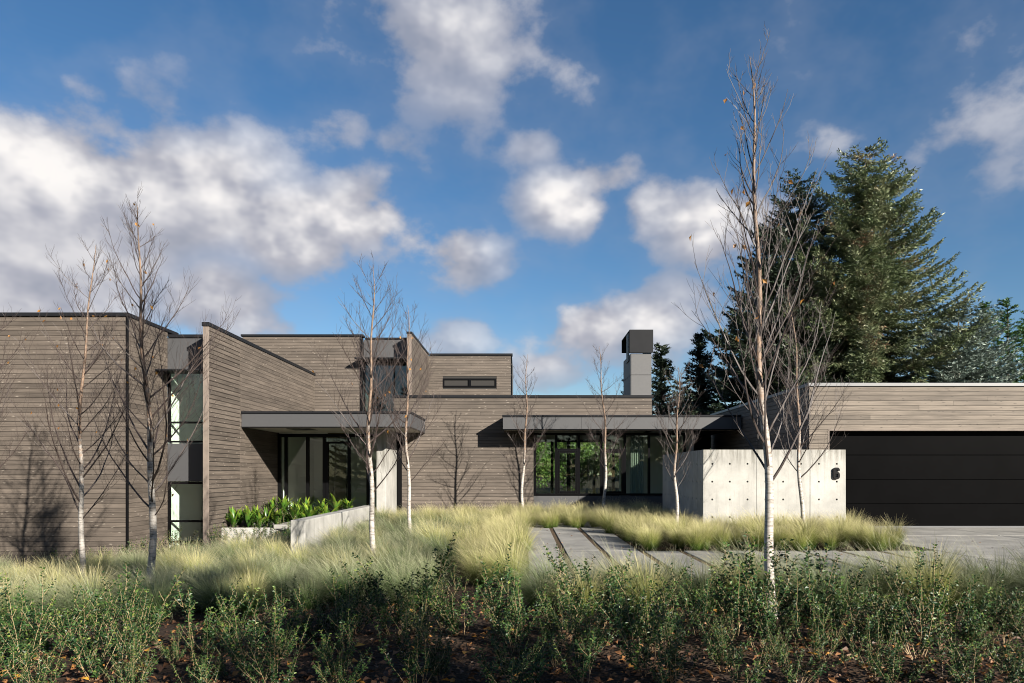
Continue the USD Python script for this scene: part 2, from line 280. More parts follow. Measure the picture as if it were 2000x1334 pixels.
M['litter'] = leafy('fallen_leaf', [(0.0, (0.05, 0.026, 0.014)), (0.5, (0.13, 0.06, 0.028)), (0.8, (0.24, 0.11, 0.04)), (0.93, (0.34, 0.16, 0.05)), (1.0, (0.62, 0.30, 0.03))], 0.2, 0.6)

def birch_bark():
    n = {'g': ('geometry', {}), 'c': ('texture_coordinate', {}), 'q': ('separate_xyz', {}), 'p': ('principled_bsdf', dict(roughness=0.6, specular_ior_level=0.3))}
    l = [('c.UV', 'q.vector')]
    n['m'] = ('mapping', dict(scale=(9, 9, 46.0))); l.append(('g.position', 'm.vector'))
    n['n'] = ('noise_texture', dict(scale=1.0, detail=4.0, roughness=0.7)); l.append(('m.vector', 'n.vector'))
    n['r'] = ('rgb_ramp', {'ramp': [(0.33, (0.04, 0.032, 0.028)), (0.43, (0.20, 0.18, 0.16)), (0.54, (0.30, 0.28, 0.255)), (1, (0.355, 0.335, 0.31))]}); l.append(('n.fac', 'r.fac'))
    n['b'] = ('noise_texture', dict(scale=14.0, detail=4.0)); l.append(('g.position', 'b.vector'))
    n['br'] = ('rgb_ramp', {'ramp': [(0.3, (0.05, 0.032, 0.022)), (0.7, (0.17, 0.105, 0.065))]}); l.append(('b.fac', 'br.fac'))
    n['a'] = ('math', dict(math_type='multiply_add', value2=0.5, value3=-0.25)); l.append(('b.fac', 'a.value1'))
    n['s'] = ('math', dict(math_type='add')); l += [('q.y', 's.value1'), ('a.value', 's.value2')]
    n['f'] = ('map_range', dict(range_type='smoothstep', from_min=0.22, from_max=0.52, to_min=0.0, to_max=0.92, clamp=True)); l.append(('s.value', 'f.value'))
    n['x'] = ('mix', dict(mix_type='mix')); l += [('f.result', 'x.fac'), ('r.color', 'x.color1'), ('br.color', 'x.color2'), ('x.color', 'p.base_color')]
    n['bp'] = ('bump', dict(strength=0.4, distance=0.004)); l += [('n.fac', 'bp.height'), ('bp.normal', 'p.normal')]
    return mat('birch_bark', n, l)
M['birch'] = birch_bark()
M['twig'] = plain('birch_twig', (0.032, 0.022, 0.019), 0.6, var=0.35, scale=8)
M['bark'] = plain('conifer_bark', (0.07, 0.05, 0.038), 0.9, var=0.3, scale=4)

# ------------------------------------------------------------------ ground
CTRL = np.array([(2.4,7.1,-.1),(-7.85,12.8,-.85),(-5.85,11.2,-.72),(-2.54,12.2,-.30),(-2.5,15.8,-.25),(-10.5,18,-1.15),(-14,18,-1.2),(-18,18,-1.3),(-8.4,19.3,-.78),(-6.5,17,-.7),(-4.5,15,-.42),(-5.2,15,-.5),(-3,9,-.3),(-1,12,-.18),(-4.4,19,-.12),(-1,17,-.1),(-.5,9.5,-.14),
  (-1,24.4,.02),(3,24.4,.02),(0,20,-.02),(0,4.6,-.03),(-3,4.6,-.10),(3.3,4.6,-.03),(-7,7,-.5),(-11,12,-1.05),(8,7.5,-.12),(14,8,-.1),(5,8.2,-.12),(8,14,-.03),(3,14,-.03),(12,18,-.03),(1,12,-.03),(5,10,-.03),(5,18,-.03),
  (0,0,-.12),(5,0,-.12),(-6,0,-.3),(-14,4,-.7),(14,0,-.15),(0,-8,-.3),(12,-8,-.3),(-12,-8,-.6),(-6,22,-.2),(20,14,-.03),(-20,26,-.9),(0,32,0),(14,32,0),(-12,32,-.4)], float)
_rbf = RBFInterpolator(CTRL[:, :2], CTRL[:, 2], kernel='linear', smoothing=0.3)
def gz(x, y):
    p = np.stack([np.atleast_1d(np.asarray(x, float)), np.atleast_1d(np.asarray(y, float))], -1)
    out = np.clip(_rbf(p), -1.5, 0.3)
    return out if np.ndim(x) else float(out[0])
def drive_mask(X, Y):                       # where slabs lie the ground keeps just below them
    return ((X > 0.1) & (Y > 9.4) & (Y < 20.5)) | ((X > 7.2) & (Y > 8.6) & (Y < 20))
def ground():
    xs = np.unique(np.concatenate([np.linspace(-400, -24, 12), np.linspace(-24, 24, 161), np.linspace(24, 400, 12)]))
    ys = np.unique(np.concatenate([np.linspace(-300, -14, 8), np.linspace(-14, 40, 181), np.linspace(40, 600, 12)]))
    X, Y = np.meshgrid(xs, ys); Z = gz(np.clip(X.ravel(), -24, 24), np.clip(Y.ravel(), -14, 40)).reshape(X.shape)
    near = (np.abs(X) < 24) & (Y > -12) & (Y < 40)
    bump = (meshkit.fbm(np.stack([X * 1.7, Y * 1.7, X * 0], -1), 3, 5) - .5) * .07
    Z = Z + bump * near
    Z = np.where(drive_mask(X, Y), np.minimum(Z, -0.10), Z)
    v = np.stack([X.ravel(), Y.ravel(), Z.ravel()], -1); w = len(xs)
    i, j = np.meshgrid(np.arange(len(ys) - 1), np.arange(w - 1), indexing='ij'); a = (i * w + j).ravel()
    f = np.vstack([np.stack([a, a + 1, a + w + 1], -1), np.stack([a, a + w + 1, a + w], -1)])
    obj('ground', (v, f), M['soil'], smooth=True, kind='structure', label='dark bark mulch ground under the shrubs, grasses and house', category='ground')
ground()

# driveway: concrete strips with litter filled joints between them
rng = random.Random(5)
def driveway():
    d = thing('driveway', label='concrete slab driveway with brown litter filled joints before the garage', category='driveway', kind='structure')
    S = 0.69; x0 = 0.08; jw = 0.10
    edges = [0.08, 0.69, 1.38, 2.07, 2.76, 3.45, 4.14, 4.83, 5.52, 6.21]
    for k, xa in enumerate(edges):
        a = xa + (jw / 2 if k else 0); b = edges[k + 1] - jw / 2 if k + 1 < len(edges) else 7.26
        ys = [8.9, 12.55, 18.2] if k < 3 else [8.9, 12.55]
        for y0, y1 in zip(ys[:-1], ys[1:]):
            if y0 > 12 and k == 2: b = min(b, 2.02)
            obj('slab', rbx(a, b, y0 + .006, y1 - .006, -.14, rng.uniform(-.003, .003), .006), M['slab'], d)
    for y0, y1 in ((8.2, 11.55), (11.58, 15.65), (15.68, 17.93)):
        for xa, xb in ((7.3, 10.4), (10.42, 14.4), (14.42, 18.4)):
            obj('slab', rbx(xa, xb, y0, y1, -.14, rng.uniform(-.003, .003), .006), M['slab'], d)
    for xa, xb in ((-3.4, -1.9), (-1.87, -.4), (-.37, 2.0)):
        obj('slab', rbx(xa, xb, 18.4, 20.0, -.14, .004, .006), M['slab'], d)
    for xa in edges[1:3]:
        obj('litter_joint', bx(xa - jw/2, xa + jw/2, 8.9, 18.2, -.15, -.012), M['mulch'], d)
    for xa in edges[3:]:
        obj('litter_joint', bx(xa - jw/2, xa + jw/2, 8.9, 12.55, -.15, -.012), M['mulch'], d)
driveway()

# ------------------------------------------------------------------ house
B = 0.1204                                  # height of one course of boards
def cut(u0, u1, z0, z1, holes):             # the pieces of one course left beside the openings
    segs = [(u0, u1)]
    for (a, b, c, dd) in holes:
        if z1 > c + .01 and z0 < dd - .01:
            segs = [s for (p, q) in segs for s in (((p, min(q, a))), ((max(p, b), q))) if s[1] - s[0] > .03]
    return segs
def boards(wall, axis, face, u0, u1, z0, z1, out, gap=.011, thick=.022, holes=(), mat='cedar', joint=None, seed=1, b=B):
    """courses of boards on a wall; axis 'x' runs along x with the face at y=face, axis 'y' along y with the face at x=face; out = +1/-1 side that shows"""
    r = random.Random(seed); z = z1
    while z > z0 + .02:
        lo = max(z0, z - b)
        for (p, q) in cut(u0, u1, lo, z, holes):
            ends = [p, q]
            if joint and q - p > 2.5:
                j = p + r.uniform(.15, .85) * (q - p)
                if r.random() < joint: ends = [p, j, q]
            for k in range(len(ends) - 1):
                a, c = ends[k] + (.0015 if k else 0), ends[k + 1] - (.0015 if k < len(ends) - 2 else 0)
                pr = r.uniform(-.0015, .0015); f0, f1 = face - out * thick, face + out * pr
                w = [a, c, f0, f1, lo + gap, z] if axis == 'x' else [f0, f1, a, c, lo + gap, z]
                obj('plank', bx(*w), M[mat], wall)
        z -= b

house = thing('house', label='long flat roofed house clad in weathered horizontal cedar boards', category='house')
def wall(mesh, name='wall'): return obj(name, mesh, M['backing'], house)
def cap(mesh, m='cap'): return obj('coping', mesh, M[m], house)
def hole_wall(x0, x1, y0, y1, z0, z1, holes):   # frontal backing wall with openings
    parts = []; zs = sorted({z0, z1, *[h[2] for h in holes], *[h[3] for h in holes]}); zs = [z for z in zs if z0 <= z <= z1]
    for lo, hi in zip(zs[:-1], zs[1:]):
        for (p, q) in cut(x0, x1, lo, hi, holes): parts.append(bx(p, q, y0, y1, lo, hi))
    return join(parts)
FR = .03
def window(x0, x1, y, z0, z1, muls=(), bars=(), fw=.055, depth=.09, parent=house, name='window', glass='glass', pane_cells=None):
    """a glazed opening in a wall that faces the camera: frame, mullions and every pane"""
    w = thing(name, parent=parent)
    fr = [bx(x0, x0 + fw, y, y + depth, z0, z1), bx(x1 - fw, x1, y, y + depth, z0, z1), bx(x0 + fw, x1 - fw, y, y + depth, z1 - fw, z1), bx(x0 + fw, x1 - fw, y, y + depth, z0, z0 + fw)]
    xs = [x0 + fw] + [v for m in muls for v in (m - fw / 2, m + fw / 2)] + [x1 - fw]
    for m in muls: fr.append(bx(m - fw / 2, m + fw / 2, y + .002, y + depth - .002, z0 + fw, z1 - fw))
    zs = [z0 + fw] + [v for m in bars for v in (m - fw / 2, m + fw / 2)] + [z1 - fw]
    for i in range(0, len(xs), 2):
        for m in bars: fr.append(bx(xs[i], xs[i + 1], y + .004, y + depth - .004, m - fw / 2, m + fw / 2))
    obj('frame', join(fr), M['frame'], w)
    for i in range(0, len(xs), 2):
        for k in range(0, len(zs), 2):
            obj('pane', bx(xs[i], xs[i + 1], y + depth / 2, y + depth / 2 + .006, zs[k], zs[k + 1]), M[glass], w)
    return w

# --- left wing
XL = -9.93                                   # its right hand face
wl = wall(bx(-17.0, XL - .022, 18.022, 18.25, -1.5, 5.28))
boards(wl, 'x', 18.0, -17.0, XL - .05, -1.4, 5.295, -1, seed=3, joint=.35)
obj('corner_strip', rbx(XL - .046, XL + .006, 17.985, 18.04, -1.4, 5.29, .004), M['frame'], house)
ws = wall(bx(XL - .25, XL - .023, 18.25, 20.05, -1.4, 5.27))
boards(ws, 'y', XL, 18.045, 20.02, -1.35, 5.295, 1, seed=4, gap=.008)
cap(rbx(-17.05, XL + .03, 17.95, 18.3, 5.297, 5.39, .006)); cap(rbx(XL - .27, XL + .03, 18.302, 20.6, 5.297, 5.389, .006))
obj('roof', bx(-17, XL - .27, 18.3, 28.5, 5.0, 5.2), M['cap'], house)
obj('roof', join([bx(XL - .02, -8.56, 20.12, 20.7, 4.95, 5.1), bx(XL - .02, -8.56, 22.7, 28.0, 4.95, 5.1)]), M['cap'], house)
obj('roof_light', bx(XL, -8.58, 20.7, 22.7, 5.02, 5.03), M['glass'], house)
# recess with stacked stair windows
YR = 20.0
def zr(y): return az(y, YR)
XF0, XF1 = -8.53, -8.372                     # the long fin wall
obj('fascia_panel', rbx(XL + .002, XF0 - .004, YR, YR + .06, zr(722), 5.14, .004), M['panel'], house)
cap(rbx(XL + .032, XF0 - .006, YR - .04, YR + .2, 5.142, 5.23, .005))
obj('spandrel_panel', rbx(XL + .002, XF0 - .004, YR, YR + .06, zr(940), zr(866), .004), M['panel'], house)
obj('sun_shade', rbx(XL + .004, XF0 - .006, 19.3, YR - .002, zr(730) - .005, zr(730) + .035, .004), M['cap'], house)
window(XL + .004, XF0 - .004, YR + .012, zr(864.5), zr(723), bars=(zr(825),))
window(XL + .004, XF0 - .004, YR + .012, zr(1060), zr(941.5), bars=(zr(1018),))
# stair hall behind those windows
obj('interior_wall', bx(XL - .02, XL + .03, 20.15, 24.0, -.75, 4.95), M['white'], house)
obj('interior_wall', bx(XL + .03, XF0, 23.0, 23.1, -.75, 4.95), M['white'], house)
obj('interior_wall', bx(XF0 - .06, XF0 - .012, 20.12, 23.0, -.75, 4.95), M['white'], house)
obj('interior_floor', bx(XL + .03, XF0 - .06, 20.12, 23.0, -.85, -.7), M['floor'], house)
obj('interior_floor', bx(XL + .03, XF0 - .06, 20.12, 23.0, zr(925), zr(880)), M['white'], house)
for k in range(7):
    obj('stair_tread', bx(XL + .75, XF0 - .08, 20.9 + .28 * k, 21.16 + .28 * k, zr(1040) + .18 * k, zr(1040) + .18 * k + .05), M['white'], house)
    obj('stair_tread', bx(XL + .75, XF0 - .08, 20.9 + .28 * k, 21.16 + .28 * k, zr(850) + .18 * k, zr(850) + .18 * k + .05), M['white'], house)
# --- long fin wall between the stair windows and the entry
YF0, YF1 = 19.08, 28.8
ZF = 5.275
wf = wall(bx(XF0 + .022, XF1 - .023, YF0 + .03, YF1, -1.0, ZF - .02))
boards(wf, 'y', XF1, YF0 + .03, 21.2, -.9, ZF, 1, gap=.018, seed=7)
boards(wf, 'y', XF1, 21.225, YF1, -.9, ZF, 1, gap=.010, seed=8)
boards(wf, 'y', XF0, YF0 + .03, YR - .003, -.9, ZF, -1, gap=.010, seed=9)
obj('end_board', rbx(XF0, XF1, YF0, YF0 + .027, -.9, ZF, .004), M['trim'], house)
cap(rbx(XF0 - .02, XF1 + .025, YF0 - .03, YF1 + .02, ZF + .002, ZF + .105, .006))
# --- upper storey wall behind the entry roof
YU = 28.85
wu = wall(bx(-11.3, -6.52, YU + .022, YU + .2, 3.0, 6.85))
boards(wu, 'x', YU, -11.3, ax(702.5, YU), 3.05, 6.86, -1, seed=10, joint=.5)
obj('corner_strip', rbx(ax(702.5, YU) + .003, -6.50, YU - .012, YU + .28, 3.05, 6.86, .004), M['frame'], house)
cap(rbx(-11.36, -6.44, YU - .04, YU + .35, 6.862, 6.955, .006))
obj('roof', bx(-11.3, -4.7, YU + .35, 36, 6.5, 6.7), M['cap'], house)
YB = 29.15
obj('fascia_panel', rbx(-6.49, -4.62, YB, YB + .06, az(706, YB), az(663.5, YB), .004), M['panel'], house)
cap(rbx(-6.43, -4.62, YB - .03, YB + .25, az(663.4, YB), az(659.5, YB), .005))
window(-6.49, -4.62, YB + .01, 3.2, az(707, YB), muls=(-5.25,))
obj('sun_shade', rbx(-6.66, -4.62, 28.25, YB - .003, az(707, YB), az(704.5, YB), .004), M['cap'], house)
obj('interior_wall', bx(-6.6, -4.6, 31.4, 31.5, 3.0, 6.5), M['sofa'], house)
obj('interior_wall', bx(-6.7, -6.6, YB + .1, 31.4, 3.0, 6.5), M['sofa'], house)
obj('interior_floor', bx(-6.6, -4.6, YB + .1, 31.4, 2.95, 3.1), M['floor'], house)
# --- short upper fin and the far upper block
X20, X21, Y20, YK = -4.605, -4.43, 28.4, 33.6
w2 = wall(bx(X20 + .004, X21 - .023, Y20 + .03, YK, 3.0, 6.87))
boards(w2, 'y', X21, Y20 + .03, YK - .003, 3.9, 6.88, 1, gap=.012, seed=12)
obj('end_board', rbx(X20, X21, Y20, Y20 + .027, 3.0, 6.88, .004), M['trim'], house)
cap(rbx(X20 - .02, X21 + .03, Y20 - .03, YK - .05, 6.882, 6.975, .006))
XK1 = ax(1000, YK)
wk = wall(bx(X21 - .15, XK1 - .03, YK + .022, YK + .25, 3.0, 6.86))
kw = (ax(865, YK), ax(970, YK), az(756.5, YK), az(739, YK))
boards(wk, 'x', YK, X21, XK1 - .05, 3.7, 6.875, -1, seed=13, holes=[kw], joint=.5)
cap(rbx(X21 + .032, XK1 + .03, YK - .05, YK + .3, 6.877, 6.98, .006))
obj('corner_strip', rbx(XK1 - .048, XK1, YK - .01, YK + .05, 3.6, 6.87, .004), M['frame'], house)
obj('side_panel', bx(XK1 - .03, XK1 - .002, YK + .052, 37.5, 3.6, 6.87), M['panel'], house)
obj('roof', bx(X21 - .15, XK1 - .03, YK + .3, 37.5, 6.5, 6.7), M['cap'], house)
window(kw[0] + .003, kw[1] - .003, YK - .02, kw[2] + .003, kw[3] - .003, muls=((kw[0] + kw[1]) / 2,), fw=.07, depth=.12)
obj('mullion_cover', rbx((kw[0]+kw[1])/2 - .06, (kw[0]+kw[1])/2 + .06, YK - .03, YK - .021, kw[2] + .02, kw[3] - .02, .003), M['frame'], house)
# --- main single storey front
YM = 24.4
XM0, XM1 = -4.41, ax(1274.5, YM)
zc_top = 3.22
gl = (ax(1042, YM), 5.6, .05, 2.80)          # glazing opening
hm = [gl, (-9, ax(785, YM), -1, 2.76)]
wm = obj('wall', hole_wall(XM0, XM1, YM + .022, YM + .22, -.2, 3.92, hm), M['backing'], house)
boards(wm, 'x', YM, XM0, XM1 - .022, .02, 3.925, -1, holes=hm, seed=15, joint=.6)
obj('corner_strip', rbx(XM1 - .02, XM1 + .004, YM - .006, YM + .05, 2.8, 3.925, .004), M['frame'], house)
obj('corner_strip', rbx(ax(776, YM), ax(785, YM) - .003, YM - .01, YM + .15, 0, 2.75, .004), M['frame'], house)
cap(rbx(XM0 - .03, XM1 + .03, YM - .04, YM + .3, 3.927, 4.02, .006))
obj('roof', bx(XM0, XM1, YM + .3, 33.0, 3.5, 3.7), M['cap'], house)
obj('side_panel', bx(XM1 - .12, XM1, YM + .052, 33.0, 2.8, 3.9), M['backing'], house)
# ribbon of windows with operable casements
zs0, zs1 = az(968.5, YM), 2.74
mx = [ax(v, YM) for v in (1086.5, 1130.5, 1174.7, 1220.5, 1268)]
wr = window(gl[0] + .004, 5.55, YM + .03, zs0, zs1, muls=mx, fw=.085, depth=.11, name='window_band')
for a, b_ in ((mx[0], mx[1]), (mx[2], mx[3])):
    zt = az(880, YM); c0, c1 = a + .045, b_ - .045
    fr = [bx(c0, c1, YM + .022, YM + .13, zt - .0, zt + .07), bx(c0, c0 + .075, YM + .02, YM + .12, zs0 + .088, zt - .003), bx(c1 - .075, c1, YM + .02, YM + .12, zs0 + .088, zt - .003),
          bx(c0 + .078, c1 - .078, YM + .02, YM + .12, zs0 + .088, zs0 + .16), bx(c0 + .078, c1 - .078, YM + .02, YM + .12, zt - .078, zt - .003)]
    obj('casement', join(fr), M['frame'], house)
for xa, xb in ((gl[0] + .004, mx[1]), (mx[1] + .006, ax(1262, YM)), (ax(1262, YM) + .006, 5.55)):
    obj('base_panel', rbx(xa, xb, YM + .02, YM + .09, -.1, zs0 - .004, .004), M['panel'], house)
# the living room behind them, open to the garden
obj('interior_wall', bx(-.2, -.05, YM + .25, 31.0, 0, 2.9), M['grey_in'], house)
obj('interior_wall', bx(ax(1222, YM) + .35, 5.7, 28.6, 28.7, 0, 2.9), M['white'], house)
obj('interior_wall', bx(5.7, 5.8, YM, 31.0, 0, 2.9), M['grey_in'], house)
obj('interior_floor', bx(-.05, 5.7, YM + .1, 31.0, -.1, .12), M['floor'], house)
obj('ceiling', bx(-.2, 5.8, YM + .24, 33.0, 2.82, 2.95), M['grey_in'], house)
window(-.05, 5.7, 31.0, .12, 2.82, muls=(1.25, 2.35, 3.9, 4.8), fw=.11, depth=.12, name='garden_window')
def post(x, y, w): obj('post', bx(x - w, x + w, y - w, y + w, .1, 2.83), M['frame'], house)
post(ax(1110.5, 27.5), 27.5, .07)
# curtain beside the last pane
def curtain(x0, x1, y, z0, z1, n=46):
    xs = np.linspace(x0, x1, n); ys = y + .045 * np.sin(np.linspace(0, 2 * np.pi * n / 6.5, n)) ; v = np.vstack([np.stack([xs, ys, np.full(n, z0)], -1), np.stack([xs, ys, np.full(n, z1)], -1)])
    i = np.arange(n - 1); f = np.vstack([np.stack([i, i + 1, n + i + 1], -1), np.stack([i, n + i + 1, n + i], -1)]); return v, f
M['curtain'] = plain('curtain_cloth', (0.22, 0.24, 0.21), 0.9)
cu = obj('curtain', curtain(ax(1231, 24.75), ax(1257, 24.75), 24.75, .2, 2.7), M['curtain'], smooth=True, label='pale hanging curtain behind the rightmost wide pane', category='curtain')
# canopy over the window band
YC = 23.4
zc0, zc1 = az(838, YC), az(814.3, YC)
xc = [ax(982, YC), ax(1135.3, YC), ax(1283.3, YC), ax(1430, YC), 7.12]
can = thing('canopy', parent=house)
for a, b_ in zip(xc[:-1], xc[1:]): obj('fascia_panel', rbx(a + .003, b_ - .003, YC, YC + .03, zc0, zc1, .003), M['panel'], can)
obj('fascia_panel', rbx(xc[0] + .003, xc[0] + .03, YC + .032, YM - .03, zc0, zc1, .003), M['panel'], can)
obj('coping', rbx(xc[0] - .02, 7.12, YC - .03, YM - .045, zc1 + .002, zc1 + .065, .005), M['cap'], can)
obj('drip_edge', bx(xc[0] + .005, 7.1, YC + .004, YC + .03, zc0 - .035, zc0 - .001), M['frame'], can)
obj('soffit', bx(xc[0] + .03, 7.1, YC + .032, YM - .003, zc0 - .0, zc0 + .03), M['soffit'], can)
obj('roof', bx(XM1 + .005, 7.12, YM - .03, 27.2, zc1 - .1, zc1 + .04), M['cap'], can)
# passage to the garage, in deep shade
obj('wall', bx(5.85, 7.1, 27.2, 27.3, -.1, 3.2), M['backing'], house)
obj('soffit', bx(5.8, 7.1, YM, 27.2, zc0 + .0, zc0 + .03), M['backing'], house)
obj('passage_floor', bx(5.8, 7.1, 22.5, 27.2, -.12, .02), M['slab'], house)
# chimney
YH0 = 27.0
ch = thing('chimney', parent=house)
h0, h1 = ax(1232, YH0), ax(1272.3, YH0)
zj = [3.5, az(732.3, YH0), az(690.2, YH0)]
obj('stack', bx(h0 + .01, h1 - .01, YH0 + .012, 28.95, 3.4, zj[2] - .01), M['backing'], ch)
for a, b_ in zip(zj[:-1], zj[1:]):
    obj('front_panel', rbx(h0 + .012, h1, YH0, YH0 + .012, a + .006, b_ - .006, .003), M['panel_mid'], ch)
    obj('side_panel', rbx(h0 - .002, h0 + .01, YH0 + .004, 28.95, a + .006, b_ - .006, .003), M['panel_mid'], ch)
hz0, hz1 = az(689.5, YH0), az(644.5, YH0)
obj('hood_front', rbx(ax(1229, YH0), ax(1275, YH0), YH0 - .08, YH0 - .05, hz0, hz1, .004), M['cap'], ch)
obj('hood_top', rbx(ax(1229, YH0), ax(1275, YH0), YH0 - .048, 29.05, hz1 - .04, hz1, .004), M['cap'], ch)
obj('hood_back', rbx(ax(1229, YH0), ax(1275, YH0), 29.06, 29.09, hz0 + .35, hz1, .004), M['cap'], ch)
obj('hood_side', rbx(ax(1229, YH0) + .02, ax(1229, YH0) + .05, YH0 + .35, YH0 + .95, hz0 - .25, hz1 - .045, .004), M['panel_mid'], ch)
obj('hood_side', rbx(ax(1275, YH0) - .05, ax(1275, YH0) - .02, YH0 - .045, 29.0, hz0 + .02, hz1 - .045, .004), M['cap'], ch)
# --- entry canopy, glazing and column
YE = 21.28
ez0, ez1 = az(833.5, YE), az(808, YE)
xe1 = ax(802, YE)
ec = thing('entry_canopy', parent=house)
xj = ax(664, YE)
for a, b_ in ((XF1 + .004, xj), (xj, xe1)): obj('fascia_panel', rbx(a + .003, b_ - .003, YE, YE + .03, ez0, ez1, .003), M['panel'], ec)
obj('fascia_panel', rbx(xe1 - .03, xe1, YE + .033, YM - .005, ez0, ez1, .003), M['panel'], ec)
obj('coping', rbx(XF1 + .004, xe1 + .02, YE - .03, YM - .045, ez1 + .002, ez1 + .075, .005), M['cap'], ec)
obj('roof', bx(XF1 + .004, XM0 - .04, YM - .04, YU, ez1 - .1, ez1 + .06), M['cap'], ec)
obj('drip_edge', join([bx(XF1 + .006, xe1 - .004, YE + .004, YE + .03, ez0 - .03, ez0 - .001), bx(xe1 - .03, xe1 - .004, YE + .033, YM - .005, ez0 - .03, ez0 - .001)]), M['frame'], ec)
obj('soffit', bx(XF1 + .004, xe1 - .032, YE + .033, YM - .005, ez0 + .0, ez0 + .03), M['soffit'], ec)
obj('soffit_slot', bx(ax(563, 22.2), ax(608, 22.2), 22.0, 22.9, ez0 - .012, ez0 - .002), M['frame'], ec)
XC0, XC1 = ax(735, 22.5), ax(754, 22.5)
obj('concrete_column', rbx(XC0, XC1, 22.5, YM - .005, -.2, ez0 - .002, .01), M['concrete'], house)
# entry glazing
zg0 = .02
gx = [ax(v, YM) for v in (538, 557.5, 600, 632.5, 681, 718)]
window(XF1 + .003, ax(776, YM) - .005, YM + .02, zg0, ez0 - .04, muls=gx[1:], fw=.1, depth=.12, name='entry_glazing')
obj('door_frame', join([bx(gx[3] + .052, gx[3] + .14, YM + .01, YM + .13, zg0 + .1, ez0 - .3), bx(gx[4] - .05, gx[4] - .052, YM + .01, YM + .13, zg0 + .1, ez0 - .3), bx(gx[3] + .14, gx[4] - .055, YM + .01, YM + .13, ez0 - .37, ez0 - .3)]), M['frame'], house)
obj('interior_floor', bx(XF1, XM0, YM, 28.8, -.15, .015), M['floor'], house)
obj('interior_wall', bx(XF1 + .006, XF1 + .04, YM + .15, 28.5, 0, 2.8), M['white'], house)
obj('interior_wall', bx(XF1 + .01, XM0, 28.55, 28.65, 0, 3.2), M['white'], house)
obj('interior_wall', bx(ax(640, 25.6), ax(676, 25.6), 25.6, 25.7, 0, 2.8), M['bronze'], house)
obj('interior_wall', bx(XM0 - .1, XM0 - .02, YM + .2, 28.5, 0, 3.2), M['grey_in'], house)
obj('ceiling', bx(XF1 + .01, XM0 - .1, YM + .15, 28.5, 2.8, 2.9), M['white'], house)
obj('entry_floor', bx(-4.95 + .4, XC1 + .6, 20.0, YM, -.2, .0), M['slab'], house)
obj('entry_floor', bx(XF1, -4.95, 21.6, YM, -.4, .0), M['slab'], house)

# --- garage wing
gar = thing('garage', label='low garage wing in pale cedar boards with a wide black door', category='garage')
YG = 18.0
XG0 = ax(1580.5, YG); ZG = az(754.8, YG)
od = (ax(1617, YG), 14.5, -1, az(838.5, YG))
wg = obj('wall', hole_wall(XG0 + .022, 16.0, YG + .022, YG + .25, -.1, ZG - .01, [od]), M['backing'], gar)
boards(wg, 'x', YG, XG0, 16.0, .02, ZG, -1, mat='cedar_pale', seed=21, joint=.7, holes=[od], gap=.009)
obj('coping', rbx(XG0 - .03, 16.05, YG - .04, YG + .3, ZG + .002, az(748, YG), .006), M['cap_light'], gar)
wgs = obj('wall', bx(XG0 + .023, XG0 + .25, YG + .26, 27.4, -.1, ZG - .01), M['backing'], gar)
boards(wgs, 'y', XG0, YG + .03, 27.4, .02, ZG, -1, mat='cedar', seed=22)
obj('coping', rbx(XG0 - .028, XG0 + .3, YG + .302, 27.45, ZG + .002, az(748, YG) - .001, .006), M['cap_light'], gar)
obj('roof', bx(XG0 + .3, 16, YG + .3, 28, ZG - .3, ZG - .1), M['cap'], gar)
obj('door_trim', join([rbx(od[0] + .002, od[0] + .035, YG - .01, YG + .2, .01, od[3] - .037, .004), rbx(od[0] + .002, 14.5, YG - .01, YG + .2, od[3] - .035, od[3] - .002, .004)]), M['trim'], gar)
gd = thing('garage_door', parent=gar)
zd = [az(v, YG + .22) for v in (1030.0, 983.8, 936.8, 888.8, 841)]
for a, b_ in zip(zd[:-1], zd[1:]):
    obj('door_panel', rbx(od[0] + .037, 14.5, YG + .22, YG + .27, max(a, .02) + .004, b_ - .003, .006), M['door'], gd)
obj('door_backing', bx(od[0] + .036, 14.5, YG + .272, YG + .279, .0, od[3]), M['backing'], gar)
obj('threshold', rbx(od[0] + .04, 14.5, YG + .10, YG + .219, -.05, .022, .004), M['cap_light'], gar)
obj('garage_floor', bx(XG0 + .2, 16, YG + .28, 27.4, -.15, .0), M['slab'], gar)
obj('wall', bx(14.5, 16, YG + .255, YG + .4, -.1, ZG - .2), M['backing'], gar)

